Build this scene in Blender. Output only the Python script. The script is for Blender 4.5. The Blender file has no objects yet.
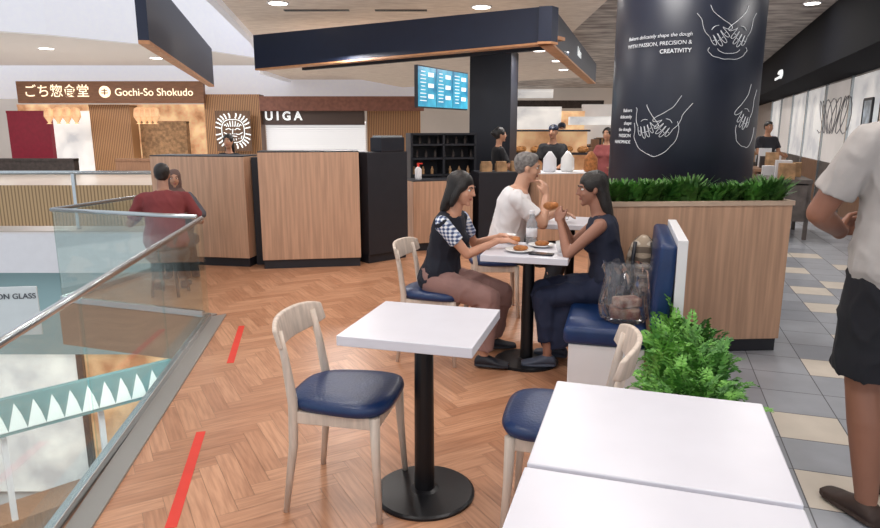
import bpy, bmesh, math, random
from mathutils import Vector, Matrix, noise
random.seed(7)
V=Vector
C=bpy.context.scene.collection
bpy.context.scene.view_settings.view_transform='Standard'
# ---------------------------------------------------------------- materials
MATS={}
def lin(c):
    return tuple(((x/255)/12.92 if x/255<=.04045 else ((x/255+.055)/1.055)**2.4) for x in c)+(1,)
def mat(name,rgb,rough=.5,metal=0,var=0,scale=8,stretch=(1,1,1),bump=0,bscale=60,emit=0,coat=0,spec=.5,rgb2=None):
    if name in MATS: return MATS[name]
    m=bpy.data.materials.new(name); m.use_nodes=True; nt=m.node_tree; N=nt.nodes; L=nt.links
    b=N['Principled BSDF']; c=lin(rgb)
    b.inputs['Base Color'].default_value=c; b.inputs['Roughness'].default_value=rough
    b.inputs['Metallic'].default_value=metal; b.inputs['Coat Weight'].default_value=coat
    b.inputs['Specular IOR Level'].default_value=spec
    tc=N.new('ShaderNodeTexCoord'); mp=N.new('ShaderNodeMapping'); mp.inputs['Scale'].default_value=stretch
    L.new(tc.outputs['Object'],mp.inputs['Vector'])
    nz=N.new('ShaderNodeTexNoise'); nz.inputs['Scale'].default_value=scale; nz.inputs['Detail'].default_value=4
    L.new(mp.outputs['Vector'],nz.inputs['Vector'])
    rp=N.new('ShaderNodeValToRGB'); L.new(nz.outputs['Fac'],rp.inputs['Fac'])
    c2=lin(rgb2) if rgb2 else tuple(x*(1-var) for x in c[:3])+(1,)
    if not rgb2: c1=tuple(min(1,x*(1+var*.5)) for x in c[:3])+(1,)
    else: c1=c
    rp.color_ramp.elements[0].position=.35; rp.color_ramp.elements[1].position=.65
    rp.color_ramp.elements[0].color=c2; rp.color_ramp.elements[1].color=c1
    L.new(rp.outputs['Color'],b.inputs['Base Color'])
    if emit:
        L.new(rp.outputs['Color'],b.inputs['Emission Color']); b.inputs['Emission Strength'].default_value=emit
    if bump:
        n2=N.new('ShaderNodeTexNoise'); n2.inputs['Scale'].default_value=bscale; n2.inputs['Detail'].default_value=3
        L.new(tc.outputs['Object'],n2.inputs['Vector'])
        bp=N.new('ShaderNodeBump'); bp.inputs['Strength'].default_value=bump; bp.inputs['Distance'].default_value=.01
        L.new(n2.outputs['Fac'],bp.inputs['Height']); L.new(bp.outputs['Normal'],b.inputs['Normal'])
    MATS[name]=m; return m
def glassmat(name,tint=(.92,.97,.96),gl=.9,refl=.32,haze=0,hcol=(.8,.8,.82)):
    m=bpy.data.materials.new(name); m.use_nodes=True; nt=m.node_tree; N=nt.nodes; L=nt.links
    N.remove(N['Principled BSDF']); o=N['Material Output']
    t=N.new('ShaderNodeBsdfTransparent'); t.inputs[0].default_value=tint+(1,)
    base=t.outputs[0]
    if haze:
        df=N.new('ShaderNodeBsdfDiffuse'); df.inputs[0].default_value=hcol+(1,); m2=N.new('ShaderNodeMixShader')
        nz=N.new('ShaderNodeTexNoise'); nz.inputs['Scale'].default_value=14; rr=N.new('ShaderNodeMath'); rr.operation='MULTIPLY'; rr.inputs[1].default_value=haze*2
        tc=N.new('ShaderNodeTexCoord'); L.new(tc.outputs['Object'],nz.inputs['Vector'])
        L.new(nz.outputs['Fac'],rr.inputs[0]); L.new(rr.outputs[0],m2.inputs[0]); L.new(t.outputs[0],m2.inputs[1]); L.new(df.outputs[0],m2.inputs[2]); base=m2.outputs[0]
    g=N.new('ShaderNodeBsdfGlossy'); g.inputs['Roughness'].default_value=.03; g.inputs[0].default_value=(gl,gl,gl,1)
    f=N.new('ShaderNodeFresnel'); f.inputs[0].default_value=1.45
    k=N.new('ShaderNodeMath'); k.operation='MULTIPLY'; k.inputs[1].default_value=refl; L.new(f.outputs[0],k.inputs[0])
    mx=N.new('ShaderNodeMixShader'); L.new(k.outputs[0],mx.inputs[0]); L.new(base,mx.inputs[1]); L.new(g.outputs[0],mx.inputs[2])
    L.new(mx.outputs[0],o.inputs[0]); return m
def slatmat(name,a,b,freq=12,axis='X',rough=.5,emit=0):
    m=bpy.data.materials.new(name); m.use_nodes=True; nt=m.node_tree; N=nt.nodes; L=nt.links
    bs=N['Principled BSDF']; bs.inputs['Roughness'].default_value=rough
    tc=N.new('ShaderNodeTexCoord'); w=N.new('ShaderNodeTexWave'); w.bands_direction=axis; w.inputs['Scale'].default_value=freq
    L.new(tc.outputs['Object'],w.inputs['Vector'])
    rp=N.new('ShaderNodeValToRGB'); rp.color_ramp.elements[0].color=lin(b); rp.color_ramp.elements[1].color=lin(a)
    rp.color_ramp.elements[0].position=.25; rp.color_ramp.elements[1].position=.4
    L.new(w.outputs['Fac'],rp.inputs['Fac']); L.new(rp.outputs['Color'],bs.inputs['Base Color'])
    if emit: L.new(rp.outputs['Color'],bs.inputs['Emission Color']); bs.inputs['Emission Strength'].default_value=emit
    return m
def checkmat(name,a,b,c,sc):
    m=bpy.data.materials.new(name); m.use_nodes=True; nt=m.node_tree; N=nt.nodes; L=nt.links
    bs=N['Principled BSDF']; bs.inputs['Roughness'].default_value=.8
    tc=N.new('ShaderNodeTexCoord')
    w1=N.new('ShaderNodeTexWave'); w1.bands_direction='Z'; w1.inputs['Scale'].default_value=sc
    w2=N.new('ShaderNodeTexWave'); w2.bands_direction='Y'; w2.inputs['Scale'].default_value=sc
    for w in (w1,w2): L.new(tc.outputs['Object'],w.inputs['Vector'])
    ad=N.new('ShaderNodeMath'); ad.operation='ADD'; L.new(w1.outputs['Fac'],ad.inputs[0]); L.new(w2.outputs['Fac'],ad.inputs[1])
    hf=N.new('ShaderNodeMath'); hf.operation='MULTIPLY'; hf.inputs[1].default_value=.5; L.new(ad.outputs[0],hf.inputs[0])
    rp=N.new('ShaderNodeValToRGB'); rp.color_ramp.interpolation='CONSTANT'
    rp.color_ramp.elements[0].color=lin(a); rp.color_ramp.elements[1].color=lin(b); rp.color_ramp.elements[1].position=.36
    e=rp.color_ramp.elements.new(.62); e.color=lin(c)
    L.new(hf.outputs[0],rp.inputs['Fac']); L.new(rp.outputs['Color'],bs.inputs['Base Color']); return m

M_table=mat('table_white_laminate',(216,216,225),.3,var=.02,spec=.4)
M_black=mat('black_metal',(22,22,26),.38,metal=.3,var=.1)
M_ash=mat('ash_wood',(212,196,182),.5,var=.14,scale=3,stretch=(14,14,2))
M_navy=mat('navy_leather',(18,48,94),.38,var=.15,bump=.15,bscale=90,spec=.5)
M_lam=mat('wood_laminate',(200,160,132),.45,var=.18,scale=2.2,stretch=(16,16,.7))
M_lam2=mat('wood_laminate_dark',(150,112,86),.5,var=.2,scale=3,stretch=(14,14,1))
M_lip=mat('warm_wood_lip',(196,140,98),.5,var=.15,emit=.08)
M_dark=mat('dark_panel',(34,36,44),.5,var=.1)
M_col=mat('column_navy',(32,38,54),.42,var=.12,scale=3)
M_fascia=mat('fascia_navy',(28,38,62),.5,var=.06)
M_pil=mat('pillar_black',(22,26,38),.5,var=.06)
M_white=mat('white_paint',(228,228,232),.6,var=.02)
M_whitee=mat('white_bulkhead_glow',(232,232,238),.6,var=.02,emit=.22)  # plain white surfaces, not lamps; emission added to brighten the bulkheads
M_ceil=mat('ceiling_paint_glow',(228,214,200),.8,scale=5,stretch=(1,3,1),rgb2=(208,192,178),emit=.16)  # faint emission added so ceiling and kiosk soffit look better lit
M_ceil2=mat('patterned_ceiling_glow',(214,206,198),.7,scale=2.2,stretch=(1,2.2,1),rgb2=(138,128,124),emit=.08)  # pattern is the ceiling's own; slight added glow stands in for bounced light
M_steel=mat('brushed_steel',(186,194,198),.25,metal=.9,var=.05)
M_red=mat('red_tape',(222,56,40),.5,var=.06)
M_glass=glassmat('clear_glass')
M_leaf=mat('leaf_green',(98,156,66),.55,scale=14,rgb2=(50,104,42))
M_leafd=mat('leaf_dark_green',(92,138,62),.55,scale=14,rgb2=(44,84,36))
M_soil=mat('soil',(50,40,32),.9,var=.3)
M_wl=mat('white_lettering',(225,228,232),.5,emit=.15)
M_lamp=mat('lamp_lit',(255,250,240),.5,emit=7)
M_warm=mat('warm_interior',(246,208,160),.6,emit=.7,scale=1.5,rgb2=(166,112,76))
M_shopw=mat('lit_shop_white',(246,242,236),.6,emit=.6,scale=1.2,rgb2=(190,190,192))
M_shopd=mat('dim_shop_wall',(218,212,208),.6,emit=.35,var=.08,scale=1)
M_teal=mat('teal_panel',(128,156,160),.5,var=.06,scale=1,emit=.15)
M_redwall=mat('red_wall',(130,24,46),.5,var=.1,emit=.15)
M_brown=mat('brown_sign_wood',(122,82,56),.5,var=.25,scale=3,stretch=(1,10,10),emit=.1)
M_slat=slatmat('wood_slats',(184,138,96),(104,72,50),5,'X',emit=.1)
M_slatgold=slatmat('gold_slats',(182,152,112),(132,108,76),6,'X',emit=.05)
M_slatwhite=slatmat('white_blind_slats',(250,250,250),(186,186,190),4,'Z',emit=.6)
M_screen=mat('menu_screen_blue',(70,176,204),.3,emit=.8,scale=3,rgb2=(24,96,140))
M_screen2=mat('screen_white_text',(236,240,240),.4,emit=.7)
M_warmtext=mat('warm_sign_text',(255,236,205),.4,emit=.8)
M_clutter1=mat('dark_goods',(60,52,50),.6,var=.4,scale=10)
M_clutter2=mat('tan_goods',(184,144,104),.6,var=.4,scale=10)

# ---------------------------------------------------------------- builder
def ortho(d):
    d=V(d).normalized(); a=V((0,0,1)) if abs(d.z)<.9 else V((1,0,0))
    x=d.cross(a).normalized(); return x, d.cross(x).normalized()
class B:
    def __init__(s): s.bm=bmesh.new(); s.mi=0
    def box(s,sz,loc,rz=0,M=None):
        m=Matrix.Translation(loc)@Matrix.Rotation(rz,4,'Z')@Matrix.Diagonal((*sz,1))
        if M: m=M@m
        r=bmesh.ops.create_cube(s.bm,size=1,matrix=m); s._m(r['verts']); return s
    def _m(s,vs):
        if s.mi:
            fs=set(f for v in vs for f in v.link_faces)
            for f in fs: f.material_index=s.mi
    def ball(s,c,r,M=None,sub=2,rot=None):
        if isinstance(r,(int,float)): r=(r,r,r)
        m=Matrix.Translation(c)
        if rot is not None: m=m@rot
        m=m@Matrix.Diagonal((*r,1))
        if M: m=M@m
        q=bmesh.ops.create_icosphere(s.bm,subdivisions=sub,radius=1,matrix=m); s._m(q['verts']); return s
    def loft(s,rings,seg=20,cap=True):
        vs=[]
        for (c,xa,ya) in rings:
            c=V(c);xa=V(xa);ya=V(ya)
            vs.append([s.bm.verts.new(c+xa*math.cos(2*math.pi*i/seg)+ya*math.sin(2*math.pi*i/seg)) for i in range(seg)])
        fs=[]
        for a,b in zip(vs,vs[1:]):
            for i in range(seg):
                fs.append(s.bm.faces.new((a[i],a[(i+1)%seg],b[(i+1)%seg],b[i])))
        if cap:
            fs.append(s.bm.faces.new(vs[0][::-1])); fs.append(s.bm.faces.new(vs[-1]))
        for f in fs: f.material_index=s.mi
        return s
    def cone(s,p1,r1,p2,r2,seg=16):
        p1=V(p1);p2=V(p2); x,y=ortho(p2-p1)
        return s.loft([(p1,x*r1,y*r1),(p2,x*r2,y*r2)],seg)
    def limb(s,p1,r1,p2,r2,seg=14,sub=2):
        s.cone(p1,r1,p2,r2,seg); s.ball(p1,r1,sub=sub); s.ball(p2,r2,sub=sub); return s
    def tube(s,pts,r,seg=8):
        pts=[V(p) for p in pts]; rs=r if isinstance(r,(list,tuple)) else [r]*len(pts)
        rings=[]; px=None
        for i,p in enumerate(pts):
            d=(pts[min(i+1,len(pts)-1)]-pts[max(i-1,0)]).normalized()
            if px is None: x,y=ortho(d)
            else:
                x=(px-d*px.dot(d)).normalized(); y=d.cross(x)
            px=x; rings.append((p,x*rs[i],y*rs[i]))
        return s.loft(rings,seg)
    def prism(s,pts,z0,z1):
        if not isinstance(z0,(list,tuple)): z0=[z0]*len(pts)
        if not isinstance(z1,(list,tuple)): z1=[z1]*len(pts)
        a=[s.bm.verts.new((p[0],p[1],z)) for p,z in zip(pts,z0)]; b=[s.bm.verts.new((p[0],p[1],z)) for p,z in zip(pts,z1)]
        n=len(pts); fs=[s.bm.faces.new(a[::-1]),s.bm.faces.new(b)]
        for i in range(n): fs.append(s.bm.faces.new((a[i],a[(i+1)%n],b[(i+1)%n],b[i])))
        for f in fs: f.material_index=s.mi
        return s
    def quad(s,*p):
        f=s.bm.faces.new([s.bm.verts.new(q) for q in p]); f.material_index=s.mi; return s
    def mesh(s,name):
        bmesh.ops.recalc_face_normals(s.bm,faces=s.bm.faces)
        me=bpy.data.meshes.new(name); s.bm.to_mesh(me); s.bm.free(); return me
    def obj(s,name,mats,parent=None,loc=None,rz=0,bevel=0,smooth=False,seg=2,remesh=0,sm=3,noflip=False,wr=0,**kw):
        if noflip:
            me=bpy.data.meshes.new(name); s.bm.to_mesh(me); s.bm.free()
        else: me=s.mesh(name)
        o=bpy.data.objects.new(name,me); C.objects.link(o)
        if remesh:
            md=o.modifiers.new('r','REMESH'); md.mode='VOXEL'; md.voxel_size=remesh
            if sm:
                q=o.modifiers.new('s','SMOOTH'); q.factor=.5; q.iterations=sm
            smooth=True
        if bevel:
            md=o.modifiers.new('b','BEVEL'); md.width=bevel; md.segments=seg; md.limit_method='ANGLE'; md.angle_limit=.6
        if remesh or bevel:
            dg=bpy.context.evaluated_depsgraph_get(); nm=bpy.data.meshes.new_from_object(o.evaluated_get(dg))
            o.modifiers.clear(); o.data=nm; nm.name=name
        if wr:
            sd=random.random()*50
            nv=[(v.co.copy(),v.normal.copy()) for v in o.data.vertices]
            for v,(c,n) in zip(o.data.vertices,nv):
                q=V((c.x*11+sd,c.y*11,c.z*7+2*c.x))
                f=noise.noise(q); g=1-abs(noise.noise(q*.9+V((9,3,1))))*2.4
                v.co=c+n*(wr*.5*f+wr*max(0,g-.55)*1.1)
        if not isinstance(mats,(list,tuple)): mats=[mats]
        idx=[p.material_index for p in o.data.polygons] if len(mats)>1 else None
        o.data.materials.clear()
        for m in mats: o.data.materials.append(m)
        if idx: o.data.polygons.foreach_set('material_index',idx)
        if smooth:
            for p in o.data.polygons: p.use_smooth=True
        if parent: o.parent=parent
        if loc is not None: o.location=loc
        o.rotation_euler[2]=rz
        for k,v in kw.items(): o[k]=v
        return o
def empty(name,loc=(0,0,0),rz=0,**kw):
    o=bpy.data.objects.new(name,None); o.empty_display_size=.1; C.objects.link(o); o.location=loc; o.rotation_euler[2]=rz
    for k,v in kw.items(): o[k]=v
    return o
def dup(root,loc,rz=None,scale=None,**kw):
    n=root.copy(); C.objects.link(n); n.location=loc
    if rz is not None: n.rotation_euler[2]=rz
    if scale is not None: n.scale=(scale,)*3 if isinstance(scale,(int,float)) else scale
    def rec(a,b):
        for ch in a.children:
            c=ch.copy(); C.objects.link(c); c.parent=b; rec(ch,c)
    rec(root,n)
    for k,v in kw.items(): n[k]=v
    return n
def text_mesh(s,size,align='CENTER',ext=.002,shear=0,offset=0):
    cu=bpy.data.curves.new('t','FONT'); cu.body=s; cu.size=size; cu.align_x=align; cu.align_y='CENTER'; cu.extrude=ext; cu.shear=shear; cu.offset=offset
    o=bpy.data.objects.new('t',cu); C.objects.link(o)
    dg=bpy.context.evaluated_depsgraph_get(); me=bpy.data.meshes.new_from_object(o.evaluated_get(dg))
    bpy.data.objects.remove(o); return me
def text(s,size,loc,rz,m,parent=None,name='lettering',align='CENTER',**kw):
    me=text_mesh(s,size,align,offset=kw.pop('offset',0)); me.transform(Matrix.Rotation(math.pi/2,4,'X'))
    o=bpy.data.objects.new(name,me); C.objects.link(o); me.materials.clear(); me.materials.append(m)
    o.location=loc; o.rotation_euler[2]=rz
    if parent: o.parent=parent
    for k,v in kw.items(): o[k]=v
    return o
S_='structure'
R=math.radians
# ---------------------------------------------------------------- camera
cam=bpy.data.cameras.new('camera'); co=bpy.data.objects.new('camera',cam); C.objects.link(co)
co.location=(0,0,1.5); co.rotation_euler=(R(90-11.7),0,0); cam.sensor_width=36; cam.lens=650/880*36; cam.clip_start=.05
bpy.context.scene.camera=co
# ---------------------------------------------------------------- floors
def clip_poly(bm,poly):
    n=len(poly); cx=sum(p[0] for p in poly)/n; cy=sum(p[1] for p in poly)/n
    for i in range(n):
        a=V((*poly[i],0)); b=V((*poly[(i+1)%n],0)); d=(b-a); nr=V((d.y,-d.x,0)).normalized()
        if (V((cx,cy,0))-a).dot(nr)>0: nr=-nr
        bmesh.ops.bisect_plane(bm,geom=bm.verts[:]+bm.edges[:]+bm.faces[:],plane_co=a,plane_no=nr,clear_outer=True)
def herring(polys):
    W=.085; n=5; L=W*n; rot=Matrix.Rotation(R(45-16),3,'Z'); g=.0008
    outme=[]
    for poly in polys:
        bm=bmesh.new(); fl=bm.faces.layers.float.new('plank'); uv=bm.loops.layers.uv.new('UVMap')
        xs=[p[0] for p in poly]; ys=[p[1] for p in poly]; x0,x1,y0,y1=min(xs)-.5,max(xs)+.5,min(ys)-.5,max(ys)+.5
        for m in range(-25,26):
            for k in range(-220,221):
                for h in (0,1):
                    ox=k*W+2*L*m; oy=k*W+(W if h else 0)
                    w,l=(L,W) if not h else (W,L)
                    c=rot@V((ox+w/2,oy+l/2,0)); c.y+=3
                    if not(x0<c.x<x1 and y0<c.y<y1): continue
                    q=[(ox+g,oy+g),(ox+w-g,oy+g),(ox+w-g,oy+l-g),(ox+g,oy+l-g)]
                    f=bm.faces.new([bm.verts.new(rot@V((a,b,0))+V((0,3,0))) for a,b in q])
                    f[fl]=random.random(); o1=random.random()*50
                    for lp,(a,b) in zip(f.loops,q):
                        lp[uv].uv=((a-ox)+o1,(b-oy)+o1) if not h else ((b-oy)+o1,(a-ox)+o1)
        clip_poly(bm,poly); me=bpy.data.meshes.new('floor'); bm.to_mesh(me); bm.free(); outme.append(me)
    return outme
mw=bpy.data.materials.new('herringbone_oak'); mw.use_nodes=True; nt=mw.node_tree; N=nt.nodes; Lk=nt.links; bs=N['Principled BSDF']
at=N.new('ShaderNodeAttribute'); at.attribute_name='plank'
rp=N.new('ShaderNodeValToRGB'); rp.color_ramp.elements[0].color=lin((182,130,98)); rp.color_ramp.elements[1].color=lin((208,156,122)); Lk.new(at.outputs['Fac'],rp.inputs[0])
uvn=N.new('ShaderNodeTexCoord'); mp=N.new('ShaderNodeMapping'); mp.inputs['Scale'].default_value=(3,40,1); Lk.new(uvn.outputs['UV'],mp.inputs[0])
nz=N.new('ShaderNodeTexNoise'); nz.inputs['Scale'].default_value=1.6; nz.inputs['Detail'].default_value=5; Lk.new(mp.outputs[0],nz.inputs[0])
r2=N.new('ShaderNodeValToRGB'); r2.color_ramp.elements[0].position=.3; r2.color_ramp.elements[0].color=(.72,.66,.62,1); r2.color_ramp.elements[1].position=.6; r2.color_ramp.elements[1].color=(1,1,1,1); Lk.new(nz.outputs['Fac'],r2.inputs[0])
mx=N.new('ShaderNodeMix'); mx.data_type='RGBA'; mx.blend_type='MULTIPLY'; mx.inputs[0].default_value=1
Lk.new(rp.outputs[0],mx.inputs[6]); Lk.new(r2.outputs[0],mx.inputs[7]); Lk.new(mx.outputs[2],bs.inputs['Base Color']); bs.inputs['Roughness'].default_value=.32
bs.inputs['Specular IOR Level'].default_value=.5
P1=[(-.99,-1),(.16,-1),(1.864,5.08),(-1.868,5.08)]
P2=[(-3.4,5.6),(-1.868,5.08),(1.864,5.08),(2.7,8.2),(-2.95,8.2)]
for me in herring([P1,P2]):
    o=bpy.data.objects.new('floor',me); C.objects.link(o); me.materials.append(mw); o['kind']=S_
M_slab=mat('floor_underlay',(150,128,112),.8)
b=B(); b.prism([(-.99,-1),(9,-1),(9,5.08),(-1.868,5.08)],-.4,-.004); b.prism([(-3.4,5.6),(-1.868,5.08),(9,5.08),(9,8.2),(-2.95,8.2)],-.4,-.004); b.obj('floor_slab',M_slab,kind=S_)
M_t1=mat('tile_gray',(164,168,176),.3,var=.08,scale=5); M_t2=mat('tile_dark_gray',(150,154,163),.3,var=.08,scale=5); M_t3=mat('tile_cream',(218,208,194),.35,var=.05); M_grout=mat('grout',(108,108,112),.8)
b=B(); T=.325; th=R(-18); ca,sa=math.cos(th),math.sin(th); org=V((1.90,3.10))
light={(0,0),(1,3),(2,5),(2,8),(3,11),(2,13),(3,16),(1,-3),(3,2),(4,6),(5,9),(5,13),(6,4),(0,-2),(2,10),(4,14)}
for i in range(-6,26):
    for j in range(-13,70):
        x=i*T;y=j*T; cx=org.x+ca*x-sa*y; cy=org.y+sa*x+ca*y
        bx=.16+(cy+1)*.2803
        if cx<bx-.3 or cx>12 or cy<-1 : continue
        g=.003; pts=[]
        for dx,dy in((-T/2+g,-T/2+g),(T/2-g,-T/2+g),(T/2-g,T/2-g),(-T/2+g,T/2-g)):
            X=x+dx;Y=y+dy; pts.append((org.x+ca*X-sa*Y,org.y+sa*X+ca*Y,0))
        b.mi=2 if ((i,j) in light or (cy>7 and random.random()<.12)) else (1 if random.random()<.4 else 0)
        b.quad(*pts)
a0=V((.16,-1,0)); d=V((1.704,6.08,0)); nr=V((d.y,-d.x,0)).normalized()
bmesh.ops.bisect_plane(b.bm,geom=b.bm.verts[:]+b.bm.edges[:]+b.bm.faces[:],plane_co=a0+nr*.01,plane_no=-nr,clear_outer=True)
b.obj('floor_tiles',[M_t1,M_t2,M_t3],kind=S_)
b=B(); b.prism([(.16,-1),(9,-1),(13,10),(15,26),(6,26),(1.864,5.08)],-.003,-.0015); b.obj('floor_grout',M_grout,kind=S_)
M_far=mat('far_floor',(196,188,180),.3,var=.06,scale=1)
b=B(); b.prism([(-2.95,8.2),(9,8.2),(20,32),(-24,32),(-24,9.7),(-3.1,9.7)],-.45,-.006); b.obj('floor_far',M_far,kind=S_)
M_low=mat('lower_floor',(186,190,194),.2,var=.03,scale=.8)
b=B(); b.box((34,36,.2),(-8,12,-4.9)); b.obj('floor_lower',M_low,kind=S_)
# ---------------------------------------------------------------- railing
def rail(pts,h=.82,label='',pl=1.35,m_h=M_steel,m_g=M_glass):
    e=empty('glass_railing',(pts[0][0],pts[0][1],0),label=label,category='railing'); o=V((pts[0][0],pts[0][1],0))
    P=[V((p[0],p[1],0))-o for p in pts]
    b=B(); b.tube([p+V((0,0,h)) for p in P],.018,12); b.obj('handrail',m_h,e,smooth=True)
    b=B()
    for a,c in zip(P,P[1:]):
        d=c-a; L=d.length; ang=math.atan2(d.y,d.x); b.box((L,.04,.05),(a+c)/2+V((0,0,.025)),ang)
    b.obj('base_channel',m_h,e,bevel=.004)
    for a,c in zip(P,P[1:]):
        d=c-a; n=max(1,round(d.length/pl)); ang=math.atan2(d.y,d.x)
        for i in range(n):
            q=a+d*((i+.5)/n); L=d.length/n-.012
            b=B(); b.box((L,.012,h-.07),q+V((0,0,(h+.03)/2)),ang); b.obj('glass_panel',m_g,e)
    return e
rail([(-1.19,.3),(-1.862,5.04)],label='clear glass balustrade with slim steel handrail along the void edge')
rail([(-1.93,5.12),(-3.36,5.6),(-3.04,7.0)],label='clear glass balustrade around the seating nook')
b=B(); b.prism([(-.94,-1),(-.86,-1),(-1.76,5.16),(-1.868,5.08)],0,.012); b.prism([(-3.4,5.6),(-1.868,5.08),(-1.84,5.17),(-3.33,5.67)],0,.012); b.obj('trim_1',mat('edge_trim',(150,146,142),.4,metal=.3),kind=S_)
for p,q in (((-1.375,4.04),(-1.545,4.86)),((-1.035,2.24),(-1.21,3.05))):
    p=V(p);q=V(q); d=q-p
    b=B(); b.box((.045,d.length,.002),(0,0,.0012)); b.obj('floor_tape',M_red,loc=((p.x+q.x)/2,(p.y+q.y)/2,0),rz=math.atan2(d.y,d.x)-math.pi/2,label='strip of red tape stuck on the herringbone floor',category='tape')
# ---------------------------------------------------------------- ceilings
cp=[(-1.8,-2),(-2.3,4),(-2.7,7),(-3.1,9.8),(-3.7,13.7),(-4.6,18),(-5.5,21),(-5.5,30)]
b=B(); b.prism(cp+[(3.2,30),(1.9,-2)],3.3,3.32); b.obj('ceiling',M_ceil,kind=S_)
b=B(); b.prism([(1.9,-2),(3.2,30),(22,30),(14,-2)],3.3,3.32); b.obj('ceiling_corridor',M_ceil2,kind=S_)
b=B()
for (x0,y0),(x1,y1) in zip(cp,cp[1:]):
    b.prism([(x0,y0),(x1,y1),(x1-.12,y1),(x0-.12,y0)],3.2,4.6)
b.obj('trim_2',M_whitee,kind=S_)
b=B(); b.box((1.0,.1,.012),(-1.9,10.6,3.294)); b.box((.8,.1,.012),(-.6,10.6,3.294)); b.obj('trim_3',M_dark,kind=S_)
def downlight(x,y,z,r=.09):
    e=empty('downlight',(x,y,z),label='round recessed ceiling downlight, lit',category='ceiling light',group='recessed downlights')
    b=B(); b.cone((0,0,-.012),r*1.25,(0,0,0),r*1.25,24); b.obj('trim_ring',M_white,e)
    b=B(); b.cone((0,0,-.018),r,(0,0,-.012),r,24); b.obj('lens',M_lamp,e)
DL=[(-2.35,10.0,3.3,.13),(.62,10.3,3.3,.13),(-2.8,13.5,3.3,.12),(3.6,11,3.3,.1),(4.4,14,3.3,.1),(5.6,17,3.3,.1),(6.6,20,3.3,.1),(2.9,15.5,3.3,.1),(3.3,18,3.3,.1),(1.4,9.6,2.6,.08),(1.9,11,2.6,.08),(.3,10.2,2.6,.08),(2.3,12.6,2.6,.08),(5.4,10,3.3,.1)]
for d in DL: downlight(*d)
# ---------------------------------------------------------------- kiosk canopy
e=empty('kiosk_canopy',(0,0,0),label='deep navy fascia around the bakery kiosk with warm wood edge',category='canopy')
F0=V((-3.08,11.25));F1=V((1.27,7.79));F2=V((3.35,14.5)); F3=V((-1.0,18))
def wallseg(b,a,c,t,z0,z1,zc0=None,zc1=None):
    d=(c-a).normalized(); n=V((-d.y,d.x))*t
    zc0=z0 if zc0 is None else zc0; zc1=z1 if zc1 is None else zc1
    b.prism([a,c,c+n,a+n],[z0,zc0,zc0,z0],[z1,zc1,zc1,z1])
b=B(); wallseg(b,F0,F1,.15,2.49,3.02,2.49,2.87); wallseg(b,F1,F2,.15,2.49,2.87); b.obj('fascia',M_fascia,e)
b=B(); wallseg(b,F0,F1,.16,2.463,2.488); wallseg(b,F1,F2,.16,2.463,2.488); b.obj('wood_lip',M_lip,e)
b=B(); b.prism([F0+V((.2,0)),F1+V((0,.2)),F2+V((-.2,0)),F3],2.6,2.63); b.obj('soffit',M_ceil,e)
dF=(F1-F0).normalized(); nF=V((-dF.y,dF.x))
b=B(); wallseg(b,F0+nF*.17+dF*.1,F1+nF*.17-dF*.1,.35,2.55,2.59); b.obj('soffit_trim',M_lip,e)
b=B(); wallseg(b,F0+nF*.75+dF*.3,F1+nF*.75-dF*.35,.08,2.50,2.60); b.obj('inner_beam',M_pil,e)
dG=(F2-F1).normalized(); p=F1+dG*3.1; nG=V((dG.y,-dG.x))
text('Butlers',.2,(p.x+nG.x*.02,p.y+nG.y*.02,2.68),math.atan2(dG.y,dG.x),M_screen2,e)
e=empty('hanging_bulkhead',(0,0,0),label='navy hanging bulkhead with wooden underside near the void',category='bulkhead')
a=V((-3.45,7.79));c=V((-5.33,15.5)); b=B(); wallseg(b,a,c,-.12,2.5,3.3); b.obj('fascia',M_fascia,e)
b=B(); wallseg(b,a+V((.0,0)),c+V((.0,0)),-.12,2.46,2.5); b.obj('underside',M_lip,e)
# ---------------------------------------------------------------- column with lettering & drawings
cc=V((1.925,5.3)); cr=.545
col=empty('column',(cc.x,cc.y,0),label='round dark navy column with white lettering and dough-kneading hand drawings',category='column')
b=B(); b.cone((0,0,0),cr,(0,0,3.3),cr,96); o=b.obj('shaft',M_col,col,smooth=True)
a0=math.atan2(-cc.y,-cc.x)
def on_col(s,z,off=.004):
    t=a0+s/cr; return V(((cr+off)*math.cos(t),(cr+off)*math.sin(t),z))
def col_text(s,size,sx,z,align='RIGHT',shear=0,offset=0):
    me=text_mesh(s,size,align,ext=.001,shear=shear,offset=offset)
    for v in me.vertices:
        p=on_col(sx+v.co.x,z+v.co.y,.004+v.co.z); v.co=p
    o=bpy.data.objects.new('lettering',me); C.objects.link(o); me.materials.clear(); me.materials.append(M_wl); o.parent=col
col_text('Bakers delicately shape the dough',.036,.03,2.155,shear=.15)
col_text('WITH PASSION, PRECISION &',.038,.03,2.10)
col_text('CREATIVITY',.040,.03,2.045,offset=.0006)
for i,t in enumerate(['Bakers','delicately','shape','the dough','PASSION','HANDMADE']): col_text(t,.036,-.385,1.64-.047*i,'RIGHT')
def stroke(lst,r=.0018):
    b=B()
    for pts in lst:
        P=[V((p[0],p[1],0)) for p in pts]; Q=[]
        for i in range(len(P)-1):
            p0=P[max(i-1,0)];p1=P[i];p2=P[i+1];p3=P[min(i+2,len(P)-1)]
            for k in range(6):
                t=k/6; Q.append(.5*((2*p1)+(p2-p0)*t+(2*p0-5*p1+4*p2-p3)*t*t+(3*p1-p0-3*p2+p3)*t**3))
        Q.append(P[-1]); b.tube([on_col(q.x,q.y) for q in Q],r,6)
    b.obj('line_drawing',M_wl,col,smooth=True)
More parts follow.
